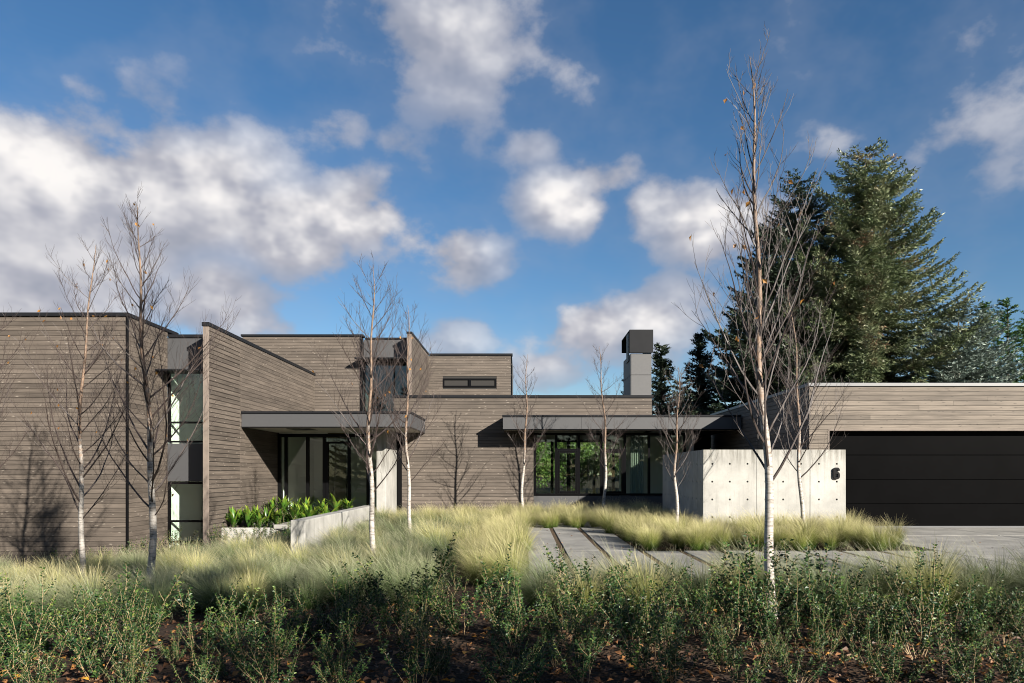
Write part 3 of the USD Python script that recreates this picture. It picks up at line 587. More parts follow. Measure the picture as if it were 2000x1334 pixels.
# ------------------------------------------------------------------ concrete site walls
def bool_box(x0, x1, y0, y1, z0, z1): return m3.Manifold.cube((x1 - x0, y1 - y0, z1 - z0)).translate((x0, y0, z0))
YW = 16.5
def screen_wall():
    x0, x1, z1 = ax(1373.5, YW), ax(1652, YW), az(878.3, YW); y1 = 21.3
    body = bool_box(x0, x1, YW, YW + .25, -.3, z1) + bool_box(x0, x0 + .25, YW + .1, y1, -.3, z1)
    holes = []
    cone = lambda: m3.Manifold.cylinder(.05, .024, .016, 10)
    for u in (1391, 1425.5, 1460, 1495, 1529.5, 1564.5, 1599.5, 1634.5):
        for v in (906, 940.8, 975.5, 1010):
            p = at(u, v, YW); holes.append(m3.Manifold.cylinder(.1, .026, .018, 10).rotate((-90, 0, 0)).translate((p[0], YW - .04, p[2])))
    for k in range(11):
        for v in (906, 940.8, 975.5, 1010):
            holes.append(m3.Manifold.cylinder(.1, .026, .018, 10).rotate((0, 90, 0)).translate((x0 - .04, YW + .25 + .41 * k, az(v, YW))))
    for u in (1477.5, 1582):
        holes.append(bool_box(ax(u, YW) - .006, ax(u, YW) + .006, YW - .01, YW + .008, -.3, z1 + .01))
    for k in (1, 2, 3, 4, 5, 6, 7, 8, 9):
        holes.append(bool_box(x0 - .01, x0 + .004, YW + .05 + .5 * k, YW + .058 + .5 * k, -.3, z1 + .01))
    body = body - m3.Manifold.batch_boolean(holes, m3.OpType.Add)
    t = thing('concrete_wall', label='tall board cast concrete wall with tie holes before the garage', category='wall')
    obj('wall_body', body, M['concrete'], t, smooth=25)
screen_wall()
def number_six():
    from shapely.geometry import LineString
    from shapely import affinity
    w, h, sw = .150, .268, .046                                 # a heavy squared figure with rounded corners
    a, b_ = w / 2 - sw / 2, h / 2 - sw / 2; c = .036
    arc = lambda cx, cz, a0, a1: [(cx + c * math.cos(q), cz + c * math.sin(q)) for q in np.linspace(a0, a1, 6)]
    pth = [(a, b_ - .055)] + arc(a - c, b_ - c, 0, math.pi / 2) + arc(-a + c, b_ - c, math.pi / 2, math.pi) + arc(-a + c, -b_ + c, math.pi, 1.5 * math.pi) + arc(a - c, -b_ + c, -math.pi / 2, 0) + arc(a - c, .012 - c, 0, math.pi / 2) + [(-a, .012)]
    m = trimesh.creation.extrude_polygon(LineString(pth).buffer(sw / 2, cap_style=2, join_style=1, quad_segs=3), .034, engine='earcut')
    v = np.array(m.vertices); f = np.array(m.faces)
    p = at(1634.3, 924.5, YW - .05)
    v = np.stack([v[:, 0] + p[0], YW - .012 - v[:, 2], v[:, 1] + p[2]], -1)
    t = thing('house_number', label='thick dark metal number 6 fixed to the concrete wall', category='number')
    obj('numeral', (v, f), M['number'], t)
    pegs = [tube([[p[0] + dx, YW + .01, p[2] + dz], [p[0] + dx, YW - .03, p[2] + dz]], .006, 6) for dx, dz in ((-.04, -.06), (.04, -.06), (-.05, .05))]
    obj('standoff', join(pegs), M['number'], t)
number_six()
def entry_walls():
    t = thing('low_entry_wall', label='low concrete wall running back to the entry beside the grasses', category='wall')
    zt = az(1016, 15.0)
    obj('wall_body', rbx(ax(567, 15), ax(596, 15), 15.0, 22.0, -.6, zt, .012), M['concrete'], t)
    p = thing('planter', label='long pale concrete planter box against the cedar fin wall', category='planter')
    y0 = 19.85; zt = az(1031, y0); x0, x1 = XF1 + .01, ax(575, y0)
    obj('front_wall', rbx(x0, x1, y0, y0 + .15, -.9, zt, .01), M['concrete'], p)
    obj('side_wall', rbx(x1 - .15, x1, y0 + .152, 21.6, -.9, zt - .001, .01), M['concrete'], p)
    obj('soil_fill', bx(x0, x1 - .15, y0 + .152, 21.6, -.7, zt - .06), M['soil'], p)
    b = thing('bench', label='cantilevered concrete bench slab between planter and low wall', category='bench')
    ys = 18.2
    obj('seat_slab', rbx(ax(534, ys), ax(567, 15) - .02, ys, ys + 1.2, az(1033, ys), az(1025, ys), .01), M['slab'], b)
    obj('support', rbx(ax(567, 15) - .4, ax(567, 15) - .05, ys + .3, ys + .9, -.8, az(1033, ys) - .002, .01), M['concrete'], b)
entry_walls()

# ------------------------------------------------------------------ grasses
def ribbon(p, w, side):                      # p (n,s,3) centre lines, w (n,s) widths, side (n,3): flat blades with uv.y along them
    n, s, _ = p.shape
    a = p - side[:, None] * w[..., None] / 2; b = p + side[:, None] * w[..., None] / 2
    v = np.stack([a, b], 2).reshape(-1, 3)
    t = np.broadcast_to(np.linspace(0, 1, s)[None, :, None], (n, s, 2)); u = np.broadcast_to(np.array([0., 1.])[None, None], (n, s, 2))
    i, j = np.meshgrid(np.arange(n), np.arange(s - 1), indexing='ij'); k = (i * s * 2 + j * 2).ravel()
    f = np.vstack([np.stack([k, k + 1, k + 3], -1), np.stack([k, k + 3, k + 2], -1)])
    return v, f, np.stack([u, t], -1).reshape(-1, 2)
def tuft(seed, n, height, spread, width, wind=(-.12, .0), seg=6):
    r = np.random.default_rng(seed)
    ang = r.uniform(0, 2 * np.pi, n); rad = .09 * np.sqrt(r.uniform(0, 1, n))
    base = np.stack([rad * np.cos(ang), rad * np.sin(ang), np.full(n, -.02)], -1)
    a2 = ang + r.normal(0, .5, n); out = np.stack([np.cos(a2), np.sin(a2), np.zeros(n)], -1)
    Lb = height * r.uniform(.62, 1.28, n); lean = np.abs(r.normal(.0, .55, n)) + .15
    t = np.linspace(0, 1, seg)[None, :]
    bend = (lean * spread)[:, None]; droop = r.uniform(.25, 1.6, n)[:, None] * spread
    th = bend * .55 + (bend * .5 + droop) * t ** 1.6               # angle from upright
    dl = Lb[:, None] / (seg - 1)
    dx = np.cumsum(np.sin(th) * dl, 1) - np.sin(th) * dl; dz = np.cumsum(np.cos(th) * dl, 1) - np.cos(th) * dl
    p = base[:, None] + out[:, None] * dx[..., None]; p[..., 2] += dz
    w0 = np.array([*wind, 0]) * height
    p += w0[None, None] * (t ** 2)[..., None] * r.uniform(.4, 1.5, n)[:, None, None]
    p += r.normal(0, .012, (n, 1, 3)) * (t ** 1.5)[..., None]
    p[..., 2] = np.maximum(p[..., 2], -.02)
    side = np.stack([-np.sin(a2 + r.normal(0, .8, n)), np.cos(a2), np.zeros(n)], -1); side /= np.linalg.norm(side, axis=1, keepdims=True)
    w = width * np.where(r.random(n) < .15, 1.9, r.uniform(.6, 1.1, n))[:, None] * (1 - .72 * t)
    return ribbon(p, w, side)
TUFTS = {}
def tuft_proto(kind, k):                     # built the first time it stands somewhere, referenced afterwards
    seed = 100 + k + 40 * len(kind)
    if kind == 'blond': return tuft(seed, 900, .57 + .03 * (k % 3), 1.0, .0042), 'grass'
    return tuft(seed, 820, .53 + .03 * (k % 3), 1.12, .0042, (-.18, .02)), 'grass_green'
def place_tuft(kind, x, y, rz, sc, label, group):
    k = rng.randrange(7); key = (kind, k); z = gz(x, y)
    if (x > -.2 and y > 9 and drive_mask(np.array(x), np.array(y))): z = max(z, -.03)
    if key not in TUFTS:
        (v, f, uv), m = tuft_proto(kind, k)
        t = thing('feather_grass', (x, y, z), rz, sc, label=label, category='grass clump', group=group, kind='thing')
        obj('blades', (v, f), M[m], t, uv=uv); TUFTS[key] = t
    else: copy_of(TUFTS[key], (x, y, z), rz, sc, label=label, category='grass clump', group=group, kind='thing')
def scatter(poly, step, seed, jit=.38):
    from shapely.geometry import Polygon, Point
    pg = Polygon(poly); r = random.Random(seed); out = []
    x0, y0, x1, y1 = pg.bounds; j = 0; y = y0
    while y < y1:
        x = x0 + (step / 2 if j % 2 else 0)
        while x < x1:
            p = (x + r.uniform(-jit, jit) * step, y + r.uniform(-jit, jit) * step)
            if pg.contains(Point(p)): out.append(p)
            x += step
        y += step * .87; j += 1
    return out
beds = [
  ('blond', [(-4.0, 20.2), (2.05, 20.2), (2.05, 17.75), (.1, 17.75), (.1, 18.3), (-3.8, 18.3)], .5, 'clump of straw tipped feather grass in the bed before the window band', 'feather grasses before the window band', .82, 'E2'),
  ('blond', [(-4.1, 20.3), (-1, 22.2), (2.2, 22.4), (4.2, 22.6), (4.2, 20.2), (2.0, 20.2)], .62, 'clump of straw tipped feather grass along the foot of the house front', 'feather grasses at the foot of the house front', .82, 'E1'),
  ('blond', [(1.95, 17.8), (1.95, 12.75), (7.0, 12.6), (7.3, 13.4), (7.0, 15.9), (4.1, 15.95), (3.9, 20.2), (2.1, 20.2)], .5, 'clump of blond feather grass in the bed around the concrete wall', 'feather grasses around the concrete wall', .86, 'G'),
  ('blond', [(-.95, 17.9), (-.95, 9.2), (0.02, 8.6), (.02, 17.9)], .5, 'clump of straw tipped feather grass along the driveway edge', 'feather grasses along the driveway edge', .9, 'L1'),
  ('green', [(-1.0, 18.0), (-1.0, 8.0), (-4.6, 8.2), (-4.45, 18.6), (-2.8, 18.6)], .58, 'clump of grey green feather grass on the lawn mound before the entry', 'feather grasses on the mound before the entry', 1.0, 'L2'),
  ('green', [(-4.7, 8.2), (-4.95, 16.3), (-8.6, 17.3), (-13.5, 17.3), (-10.5, 12.5), (-8, 9.6)], .66, 'clump of grey green feather grass on the slope below the left wing', 'feather grasses on the slope below the left wing', 1.05, 'L3'),
  ('green', [(.1, 8.4), (.1, 7.0), (9.0, 7.0), (9.8, 9.0), (6.6, 8.5)], .50, 'clump of green feather grass between the driveway and the shrubs', 'feather grasses between driveway and shrubs', 1.1, 'R'),
]
allt = []
for kind, poly, step, label, group, sc, key in beds:
    for (x, y) in scatter(poly, step, sum(map(ord, key))):
        rz, s_ = rng.uniform(0, .9) - .45, sc * rng.uniform(.72, 1.14)
        kk = kind if rng.random() > .22 or kind == 'blond' else 'blond'
        allt.append((kk, x, y, rz, s_, label, group))
def nth(k):
    return f'{k}{"th" if 10 < k % 100 < 14 else {1: "st", 2: "nd", 3: "rd"}.get(k % 10, "th")}'
allt.sort(key=lambda a: a[2] + 30 * (abs(a[1] - .015 * a[2]) > .74 * a[2] + .3))
order = {}
for a in sorted(allt[:300], key=lambda a: a[1] / a[2]):
    q = order.setdefault(a[6], []); q.append(a)
for a in allt[:300]:
    a = list(a); q = [b[1:3] for b in order[a[6]]]
    if 'mound' not in a[6] and 'slope' not in a[6]: a[5] += f', {nth(q.index((a[1], a[2])) + 1)} from the left'
    place_tuft(*a)
def grass_rest(items):
    pi = UsdGeom.PointInstancer.Define(stage, '/World/feather_grass_field'); protos = sorted(TUFTS); pos, rot, scl, idx = [], [], [], []
    tag(pi.GetPrim(), label='feather grass clumps running together in the farther beds before the house', category='grass', kind='stuff')
    for k in protos:
        pp = f'/World/feather_grass_field/protos/{k[0]}_blades_{k[1]}'; (v, f, uv), m = tuft_proto(*k)
        usdkit.mesh(stage, pp, (v, f), M[m], uv=uv); pi.CreatePrototypesRel().AddTarget(pp)
    for kk, x, y, rz, s_, *_ in items:
        c = [q for q, k in enumerate(protos) if k[0] == kk]; idx.append(rng.choice(c)); z = gz(x, y)
        if x > -.2 and y > 9 and drive_mask(np.array(x), np.array(y)): z = max(z, -.03)
        pos.append(Gf.Vec3f(x, y, z)); scl.append(Gf.Vec3f(s_, s_, s_)); rot.append(Gf.Quath(math.cos(rz / 2), 0, 0, math.sin(rz / 2)))
    pi.CreatePositionsAttr(Vt.Vec3fArray(pos)); pi.CreateOrientationsAttr(Vt.QuathArray(rot)); pi.CreateScalesAttr(Vt.Vec3fArray(scl)); pi.CreateProtoIndicesAttr(Vt.IntArray(idx))
grass_rest(allt[300:])
n_tuft = len(allt)
print('tufts', n_tuft)

# ------------------------------------------------------------------ shrubs
def leaf_cards(p, d, nrm, ln, wd, tval, fold=.25):
    """little pointed leaves, folded along the midrib: p base, d direction, nrm up; four triangles each"""
    n = len(p); d = d / (np.linalg.norm(d, axis=1, keepdims=True) + 1e-9)
    s = np.cross(d, nrm); s /= (np.linalg.norm(s, axis=1, keepdims=True) + 1e-9); u = np.cross(s, d)
    ln = np.broadcast_to(ln, (n,))[:, None]; wd = np.broadcast_to(wd, (n,))[:, None]
    mid = p + d * ln * .5 - u * ln * .02; tip = p + d * ln - u * ln * .12
    l = mid + s * wd * .5 + u * wd * fold; r = mid - s * wd * .5 + u * wd * fold
    v = np.stack([p, l, mid, r, tip], 1).reshape(-1, 3); k = np.arange(n) * 5
    f = np.vstack([np.stack([k, k + 2, k + 1], -1), np.stack([k, k + 3, k + 2], -1), np.stack([k + 1, k + 2, k + 4], -1), np.stack([k + 2, k + 3, k + 4], -1)])
    uv = np.repeat(np.stack([np.zeros(n), np.broadcast_to(tval, (n,))], -1), 5, 0)
    return v, f, uv
def unit(v): return v / (np.linalg.norm(v, axis=-1, keepdims=True) + 1e-12)
def stem_path(r, p, d, ln, n=6, wob=.10, up=.12):
    pts = [np.array(p, float)]; d = unit(np.array(d, float))
    for _ in range(n):
        d = unit(d + np.array([r.gauss(0, wob), r.gauss(0, wob), r.gauss(0, wob * .6) + up])); pts.append(pts[-1] + d * ln / n)
    return np.array(pts)
def along(pts, t):
    x = np.clip(t, 0, 1) * (len(pts) - 1); i = np.minimum(x.astype(int), len(pts) - 2); w = (x - i)[:, None]
    return pts[i] * (1 - w) + pts[i + 1] * w, unit(pts[i + 1] - pts[i])
def shrub(seed, H, n_stem, leaf=.030, dens=1.0):
    r = random.Random(seed); g = np.random.default_rng(seed); tubes, LV = [], []
    lines = []
    for k in range(n_stem):
        a = r.uniform(0, 6.283); ln = H * r.uniform(.45, 1.18); lean = r.uniform(.15, 1.0)
        base = [.05 * math.cos(a), .05 * math.sin(a), -.03]
        pts = stem_path(r, base, [math.cos(a) * lean, math.sin(a) * lean, 1], ln, 7, .09, .06)
        tubes.append(tube(pts, np.linspace(.0045, .0013, 8), 4, False)); lines.append((pts, .22, 1.0, ln))
        for q in range(r.randrange(4, 8)):
            t0 = r.uniform(.12, .8); b0, bd = along(pts, np.array([t0])); a2 = r.uniform(0, 6.283)
            l2 = ln * r.uniform(.16, .42) * (1.15 - t0 * .6)
            p2 = stem_path(r, b0[0], bd[0] + np.array([math.cos(a2), math.sin(a2), .25]) * .9, l2, 4, .10, .08)
            tubes.append(tube(p2, np.linspace(.0028, .001, 5), 3, False)); lines.append((p2, .1, 1.0, l2))
    for pts, ta, tb, ln in lines:
        n = max(4, int(ln / .0145 * dens)); t = np.linspace(ta, tb, n) ** .9 + g.uniform(-.015, .015, n); p, d = along(pts, t)
        a = np.arange(n) * 2.4 + g.uniform(-.4, .4, n); ref = np.where(np.abs(d[:, 2:]) < .9, [[0, 0, 1.]], [[1., 0, 0]]); e1 = unit(np.cross(d, ref)); e2 = np.cross(d, e1)
        od = unit(e1 * np.cos(a)[:, None] + e2 * np.sin(a)[:, None] + d * .55)
        sz = leaf * g.uniform(.65, 1.25, n) * (1 - .3 * t); keep = g.random(n) > .12
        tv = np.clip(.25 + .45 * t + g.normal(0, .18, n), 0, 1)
        LV.append(tuple(x for x in leaf_cards(p[keep], od[keep], unit(d + g.normal(0, .4, (n, 3)))[keep], sz[keep], sz[keep] * .56, tv[keep])))
    v, f = join([(a, b) for a, b, _ in LV]); uv = np.vstack([c for _, _, c in LV])
    return join(tubes), (v, f, uv)
SHR = {}
def place_shrub(x, y, H, label, group, kind='evergreen_shrub', small=False):
    k = (kind, rng.randrange(8)); z = gz(x, y)
    rz = rng.uniform(0, 6.28)
    if k not in SHR:
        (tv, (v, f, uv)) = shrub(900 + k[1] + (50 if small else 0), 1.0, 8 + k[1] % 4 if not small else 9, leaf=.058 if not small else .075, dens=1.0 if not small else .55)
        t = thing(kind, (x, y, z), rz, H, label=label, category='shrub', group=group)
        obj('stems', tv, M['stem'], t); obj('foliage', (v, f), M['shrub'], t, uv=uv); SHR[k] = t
    else: copy_of(SHR[k], (x, y, z), rz, H, label=label, category='shrub', group=group)
r_ = random.Random(77); ROWS = ('back row', 'third row', 'second row', 'front row')
def shrub_rows():
    # tall sprays first, placed where the photograph shows their tips (x, tip y, distance)
    tall = []
    for (x, ty, d) in [(820, 1035, 6.6), (770, 1100, 6.4), (905, 1095, 6.3), (870, 1090, 6.7), (990, 1075, 6.3), (1440, 1020, 6.4), (1565, 1045, 6.2), (1630, 1080, 6.1), (1750, 1090, 6.0), (1810, 1085, 6.3), (1960, 1120, 6.0),
                       (1235, 1070, 6.2), (1170, 1060, 6.5), (1360, 1110, 6.3), (1300, 1120, 6.0), (690, 1090, 6.6), (620, 1110, 6.3), (545, 1120, 6.6), (390, 1110, 6.2), (265, 1080, 6.5), (100, 1090, 6.6), (170, 1130, 6.1), (40, 1140, 6.2), (470, 1140, 6.0), (1090, 1120, 6.0), (1480, 1100, 5.8), (1690, 1120, 5.7), (1880, 1110, 5.8)]:
        tall.append((x, ty, d))
    tall.sort()
    for i, (x, ty, d) in enumerate(tall):
        X = ax(x, d); H = az(ty, d) - gz(X, d)
        place_shrub(X, d, H / 1.0, f'tall sprayed evergreen shrub reaching up into the grasses, {ORD[i]} of these from the left', 'evergreen shrubs standing up into the grasses')
    for row, (d, n, h) in enumerate([(6.2, 10, .44), (5.6, 14, .50), (5.0, 15, .47), (4.5, 14, .42)]):
        for k in range(n):
            X = ax(-60 + 2120 * (k + .5 * (row % 2) + r_.uniform(.1, .6)) / n, d); Y = d + r_.uniform(-.2, .2)
            place_shrub(X, Y, h * r_.uniform(.6, 1.45), f'low evergreen shrub in the {ROWS[row]} of the nearest bed, {ORD[k]} from the left', 'evergreen shrubs in the nearest bed')
    for k in range(19):
        x = 120 + 25 * k + r_.uniform(-12, 12); d = 17.2 + r_.uniform(-.3, .7) + (1.0 if x > 330 else 0)
        X = ax(x, d)
        place_shrub(X, d, r_.uniform(.55, .85), f'low green shrub at the foot of the left wing and planter, {ORD[k]} from the left', 'shrubs at the foot of the left wing', 'border_shrub', True)
shrub_rows()

# strap leaved plants in the planter
def strap_leaf(r, az_, ln, wd, lean):
    n = 6; t = np.linspace(0, 1, n); th = lean * (.35 + 1.1 * t ** 1.5)
    dl = ln / (n - 1); rr = np.cumsum(np.sin(th)) * dl; zz = np.cumsum(np.cos(th)) * dl
    c = np.stack([np.cos(az_) * rr, np.sin(az_) * rr, zz], -1); side = np.array([-math.sin(az_), math.cos(az_), 0.0])
    w = wd * np.sin(np.pi * np.clip(t * .93 + .07, 0, 1)) ** .7 + .004; w[-1] = .003
    up = np.stack([-np.cos(th) * math.cos(az_), -np.cos(th) * math.sin(az_), np.sin(th)], -1)
    v = np.stack([c - side * w[:, None] / 2 + up * w[:, None] * .18, c, c + side * w[:, None] / 2 + up * w[:, None] * .18], 1).reshape(-1, 3)
    f = []
    for k in range(n - 1):
        for j in (0, 1):
            a = k * 3 + j; f += [[a, a + 1, a + 4], [a, a + 4, a + 3]]
    uv = np.repeat(np.stack([np.zeros(n), np.clip(t + r.uniform(-.3, .2), 0, 1)], -1), 3, 0)
    return (v, np.array(f)), uv
def straps():
    protos = {}; r = random.Random(12)
    spots = [(XF1 + .22 + .42 * k + r.uniform(-.08, .08), 20.15 + .42 * j + r.uniform(-.1, .1)) for j in range(3) for k in range(7)]
    spots += [(XF1 + .3 + .4 * k, 22.9 + r.uniform(-.2, .4)) for k in range(7)]
    zt = az(1031, 19.85) - .07
    ROWS3 = ('front row', 'middle row', 'back row'); grp = 'strap leaved plants in the planter'
    for i, (x, y) in enumerate(spots):
        k = i % 3; z = zt if y < 21.7 else .0; sc = r.uniform(.85, 1.2); rz = r.uniform(0, 6.28)
        l, g = (f'broad strap leaved plant in the {ROWS3[i // 7]} of the planter, {ORD[i % 7]} from the left', grp) if y < 21.7 else (f'strap leaved plant by the entry glazing behind the planter, {ORD[i - 21]} from the left', 'strap leaved plants by the entry glazing')
        if k not in protos:
            t = thing('strap_plant', (x, y, z), rz, sc, label=l, category='plant', group=g); protos[k] = t
            for q in range(17):
                m, uv = strap_leaf(r, q * 2.4 + r.uniform(-.3, .3), r.uniform(.34, .60), r.uniform(.055, .10), r.uniform(.2, 1.25))
                obj('leaf', m, M['strap'], t, uv=uv, smooth=True)
        else: copy_of(protos[k], (x, y, z), rz, sc, label=l, category='plant', group=g)
straps()

# ------------------------------------------------------------------ bare birches
def birch(base, tip, spread, first, seed, nb=34, r0=.05, leaves=0, label='', lean=0.0, name='birch_tree', twigs=1.0, angs=(.60, 1.05)):
    r = random.Random(seed); g = np.random.default_rng(seed)
    base = np.array(base, float); H = tip[2] - base[2]
    t_ = thing(name, base, 0, 1, label=label, category='tree')
    n = 22; tt = np.linspace(0, 1, n); off = np.array([tip[0] - base[0], tip[1] - base[1]])
    ph = r.uniform(0, 6)
    cx = off[0] * tt ** 2 + .035 * np.sin(tt * 7 + ph) + .02 * np.sin(tt * 19 + ph * 2); cy = off[1] * tt + .03 * np.cos(tt * 6 + ph)
    tr = np.stack([cx - cx[0], cy - cy[0], -.08 + (H + .08) * tt], -1)
    rad = r0 * (1 - tt) ** .85 + .0035; rad[0] *= 1.25
    v, f = tube(tr, rad, 9); uv = np.zeros((len(v), 2)); uv[:, 1] = np.clip(v[:, 2] / H, 0, 1)
    obj('trunk', (v, f), M['birch'], t_, smooth=60, uv=None) if False else obj('trunk', (v, f), M['birch'], t_, smooth=True, uv=uv)
    limbs, twig, ends = [], [], []
    for k in range(nb):
        u = first + (0.97 - first) * ((k + r.uniform(0, .9)) / nb) ** .95
        p, d = along(tr, np.array([u])); a = k * 2.4 + r.uniform(-.5, .5)
        ln = spread * (2.15 * (1 - u) ** .75 + .22) * 1.6 * r.uniform(.6, 1.15) * (1 - .35 * max(0, first + .12 - u) / .12 * r.random())
        rb = max(.0028, min(.42 * rad[int(u * (n - 1))], .0042 + .0062 * ln))
        out = np.array([math.cos(a), math.sin(a) * .9, 0]); ang = r.uniform(*angs)
        m = 9; pts = [p[0]]; dd = unit(out * math.sin(ang) + np.array([0, 0, math.cos(ang)]))
        for q in range(m):
            dd = unit(dd + np.array([r.gauss(0, .075), r.gauss(0, .075), .085 + r.gauss(0, .03)])); pts.append(pts[-1] + dd * ln / m)
        pts = np.array(pts); limbs.append(tube(pts, np.linspace(rb, .0018, m + 1), 5, False)); ends.append(pts[-1])
        for q in range(int(twigs * (4 + ln * 8.5))):
            t0 = r.uniform(.15, .97); b0, bd = along(pts, np.array([t0])); a2 = r.uniform(0, 6.28); l2 = ln * r.uniform(.16, .42) * (1.1 - .55 * t0) + .06
            p2 = stem_path(r, b0[0], bd[0] + np.array([math.cos(a2), math.sin(a2), .2]) * .75, l2, 5, .10, .10)
            twig.append(tube(p2, np.linspace(.0028, .0012, 6), 3, False)); ends.append(p2[-1])
            for w in range(r.randrange(1, 4)):
                b1, bd1 = along(p2, np.array([r.uniform(.2, .9)])); a3 = r.uniform(0, 6.28)
                p3 = stem_path(r, b1[0], bd1[0] + np.array([math.cos(a3), math.sin(a3), .25]) * .7, l2 * r.uniform(.25, .5), 3, .10, .08)
                twig.append(tube(p3, np.linspace(.0018, .001, 4), 3, False))
    for m_ in limbs: obj('branch', m_, M['twig'], t_)
    obj('twigs', join(twig), M['twig'], t_, kind='stuff')
    for k in range(leaves):
        p = ends[r.randrange(len(ends))] + np.array([0, 0, -.01])
        v, f, uv = leaf_cards(np.array([p]), np.array([[r.gauss(0, .5), r.gauss(0, .5), -.7]]), np.array([[r.gauss(0, 1), r.gauss(0, 1), .4]]), .062 * r.uniform(.8, 1.2), .042, r.random(), .18)
        obj('leaf', (v, f), M['autumn'], t_, uv=uv)
    return t_
birch(at(163, 1128, 12.8), at(186, 478, 12.8), .70, .16, 1, 34, .046, 26, 'slim bare birch before the left wing, left of the thicker birch there')
birch(at(291, 1143, 11.2), at(266, 402, 11.2), .72, .17, 2, 42, .056, 22, 'bare birch with forking dark limbs before the stair windows')
birch(at(730, 1082, 12.2), at(729, 522, 12.2), .60, .21, 3, 36, .046, 10, 'bare birch standing before the entry canopy and concrete column')
birch(at(802, 1047, 15.8), at(797, 596, 15.8), .62, .24, 4, 30, .042, 6, 'slender white birch beside the corner of the entry canopy')
birch(at(1022, 1012, 21.7), at(1031, 692, 21.7), .48, .24, 5, 26, .048, 0, 'white stemmed birch before the left end of the window band')
birch(at(1180, 1010, 21.5), at(1170, 676, 21.5), .50, .24, 6, 28, .050, 0, 'white stemmed birch before the middle of the window band')
birch(at(1323, 1042, 15.9), at(1326, 716, 15.9), .46, .28, 7, 28, .042, 0, 'short white stemmed birch at the shaded side of the concrete wall')
birch(at(1507, 1192, 7.1), at(1466, 110, 7.1), .60, .22, 8, 46, .046, 26, 'tallest bare birch, nearest the viewer, before the concrete wall', twigs=.6, angs=(.44, .84))
birch(at(1568, 1052, 14.4), at(1540, 560, 14.4), .55, .24, 9, 32, .042, 0, 'thin birch standing against the concrete wall near the house number')
birch(at(-62, 1130, 12.4), at(-50, 520, 12.4), .62, .18, 10, 30, .046, 8, 'birch at the far left edge whose branch ends reach across the left wing')

# ------------------------------------------------------------------ conifers and other trees behind
def conifer(base, H, R, seed, m, label, step=.42, nper=6, el=.20, ew=.065, droop=.25, power=.85, skirt=.05, name='spruce_tree', category='tree', trunk=True, group=None, rep=3):
    g = np.random.default_rng(seed); r = random.Random(seed)
    t_ = thing(name, base, 0, 1, label=label, category=category, group=group)
    V, F, n0 = [], [], 0; limbs = []
    z = skirt * H; P0, D0, U0 = [], [], []
    while z < H * .985:
        fr = 1 - z / H
        for k in range(nper if fr > .12 else 4):
            a = r.uniform(0, 6.283); ln = R * fr ** power * r.uniform(.62, 1.18) + .12
            nb = max(3, int(ln / .16)); t = np.linspace(.04, 1, nb)
            sag = -droop * np.sin(np.pi * t * .75) * ln * .5 + .10 * ln * t ** 3
            up = .22 * ln * t * (1.3 - fr)
            c = np.stack([np.cos(a) * ln * t, np.sin(a) * ln * t, z + sag + up + np.zeros(nb)], -1)
            d = unit(np.gradient(c, axis=0)); sd = unit(np.cross(d, [0, 0, 1.]))
            if ln > 1.2: limbs.append(tube(c[::3] if nb > 6 else c, np.linspace(.035, .008, len(c[::3] if nb > 6 else c)), 3, False))
            for s in (-1, 1):
                bl = (.16 + .36 * ln * (1 - t) ** .8 * (.35 + t) * g.uniform(.7, 1.2, nb)) * .9
                bd = unit(d * .75 + s * sd * .85 + np.stack([g.normal(0, .1, nb), g.normal(0, .1, nb), g.normal(-.06, .13, nb)], -1))
                mmax = max(2, int(bl.max() / .11))
                for q in range(mmax):
                    w = (q + .5) / mmax * bl.max(); ok = w <= bl + .06
                    if not ok.any(): continue
                    pp = c[ok] + bd[ok] * w; pp[:, 2] -= .12 * w ** 1.5
                    P0.append(pp); D0.append(bd[ok]); U0.append(np.full(ok.sum(), fr))
            P0.append(c); D0.append(d); U0.append(np.full(nb, fr))
        z += step * (.55 + .6 * fr) * r.uniform(.75, 1.2)
    p = np.vstack(P0); d = np.vstack(D0); n = len(p)
    vs, fs = [], []
    for _ in range(rep):
        pj = p + g.normal(0, .035, p.shape); dj = unit(d + g.normal(0, .38, d.shape)); up = unit(np.array([0, 0, 1.]) + g.normal(0, .5, d.shape))
        s = unit(np.cross(dj, up)); l = el * g.uniform(.6, 1.25, n)[:, None]; w = ew * g.uniform(.7, 1.3, n)[:, None]
        a = pj - dj * l * .45; b = pj + dj * l * .55; c1 = pj + s * w * .5; c2 = pj - s * w * .5
        vs.append(np.stack([a, c1, b, c2], 1).reshape(-1, 3)); k = np.arange(n) * 4
        fs.append(np.vstack([np.stack([k, k + 1, k + 2], -1), np.stack([k, k + 2, k + 3], -1)]))
    v, f = join(list(zip(vs, fs)))
    obj('crown', (v, f), M[m], t_)
    if trunk:
        obj('trunk', tube([[0, 0, -.3], [0, 0, H * .5], [0, 0, H * .96]], [H * .014, H * .009, .02], 8), M['bark'], t_, smooth=True)
        if limbs: obj('limbs', join(limbs), M['bark'], t_)
    return len(f)
nt = 0
def px_tree(x, ytop, d, xr, **k):            # apex pixel, distance, half width in pixels at the foot
    p = at(x, ytop, d); zb = -.2; return dict(base=(p[0], d, zb), H=p[2] - zb, R=xr * d / F, **k)
nt += conifer(**px_tree(1690, 272, 38, 262, seed=31, m='needle', label='tallest spruce behind the garage with brownish tinted branch tips', step=.50, nper=8, droop=.45, power=.62, el=.22, ew=.058))
nt += conifer(**px_tree(1562, 328, 41, 232, seed=32, m='needle_dark', label='dark spruce behind the garage, left of the tallest one', step=.55, nper=7, droop=.4, power=.7, el=.23, ew=.062))
nt += conifer(**px_tree(1500, 440, 38, 190, seed=33, m='needle_dark', label='dark lower spruce behind the passage between house and garage', step=.5, nper=7, droop=.3, power=.7, el=.27, ew=.09))
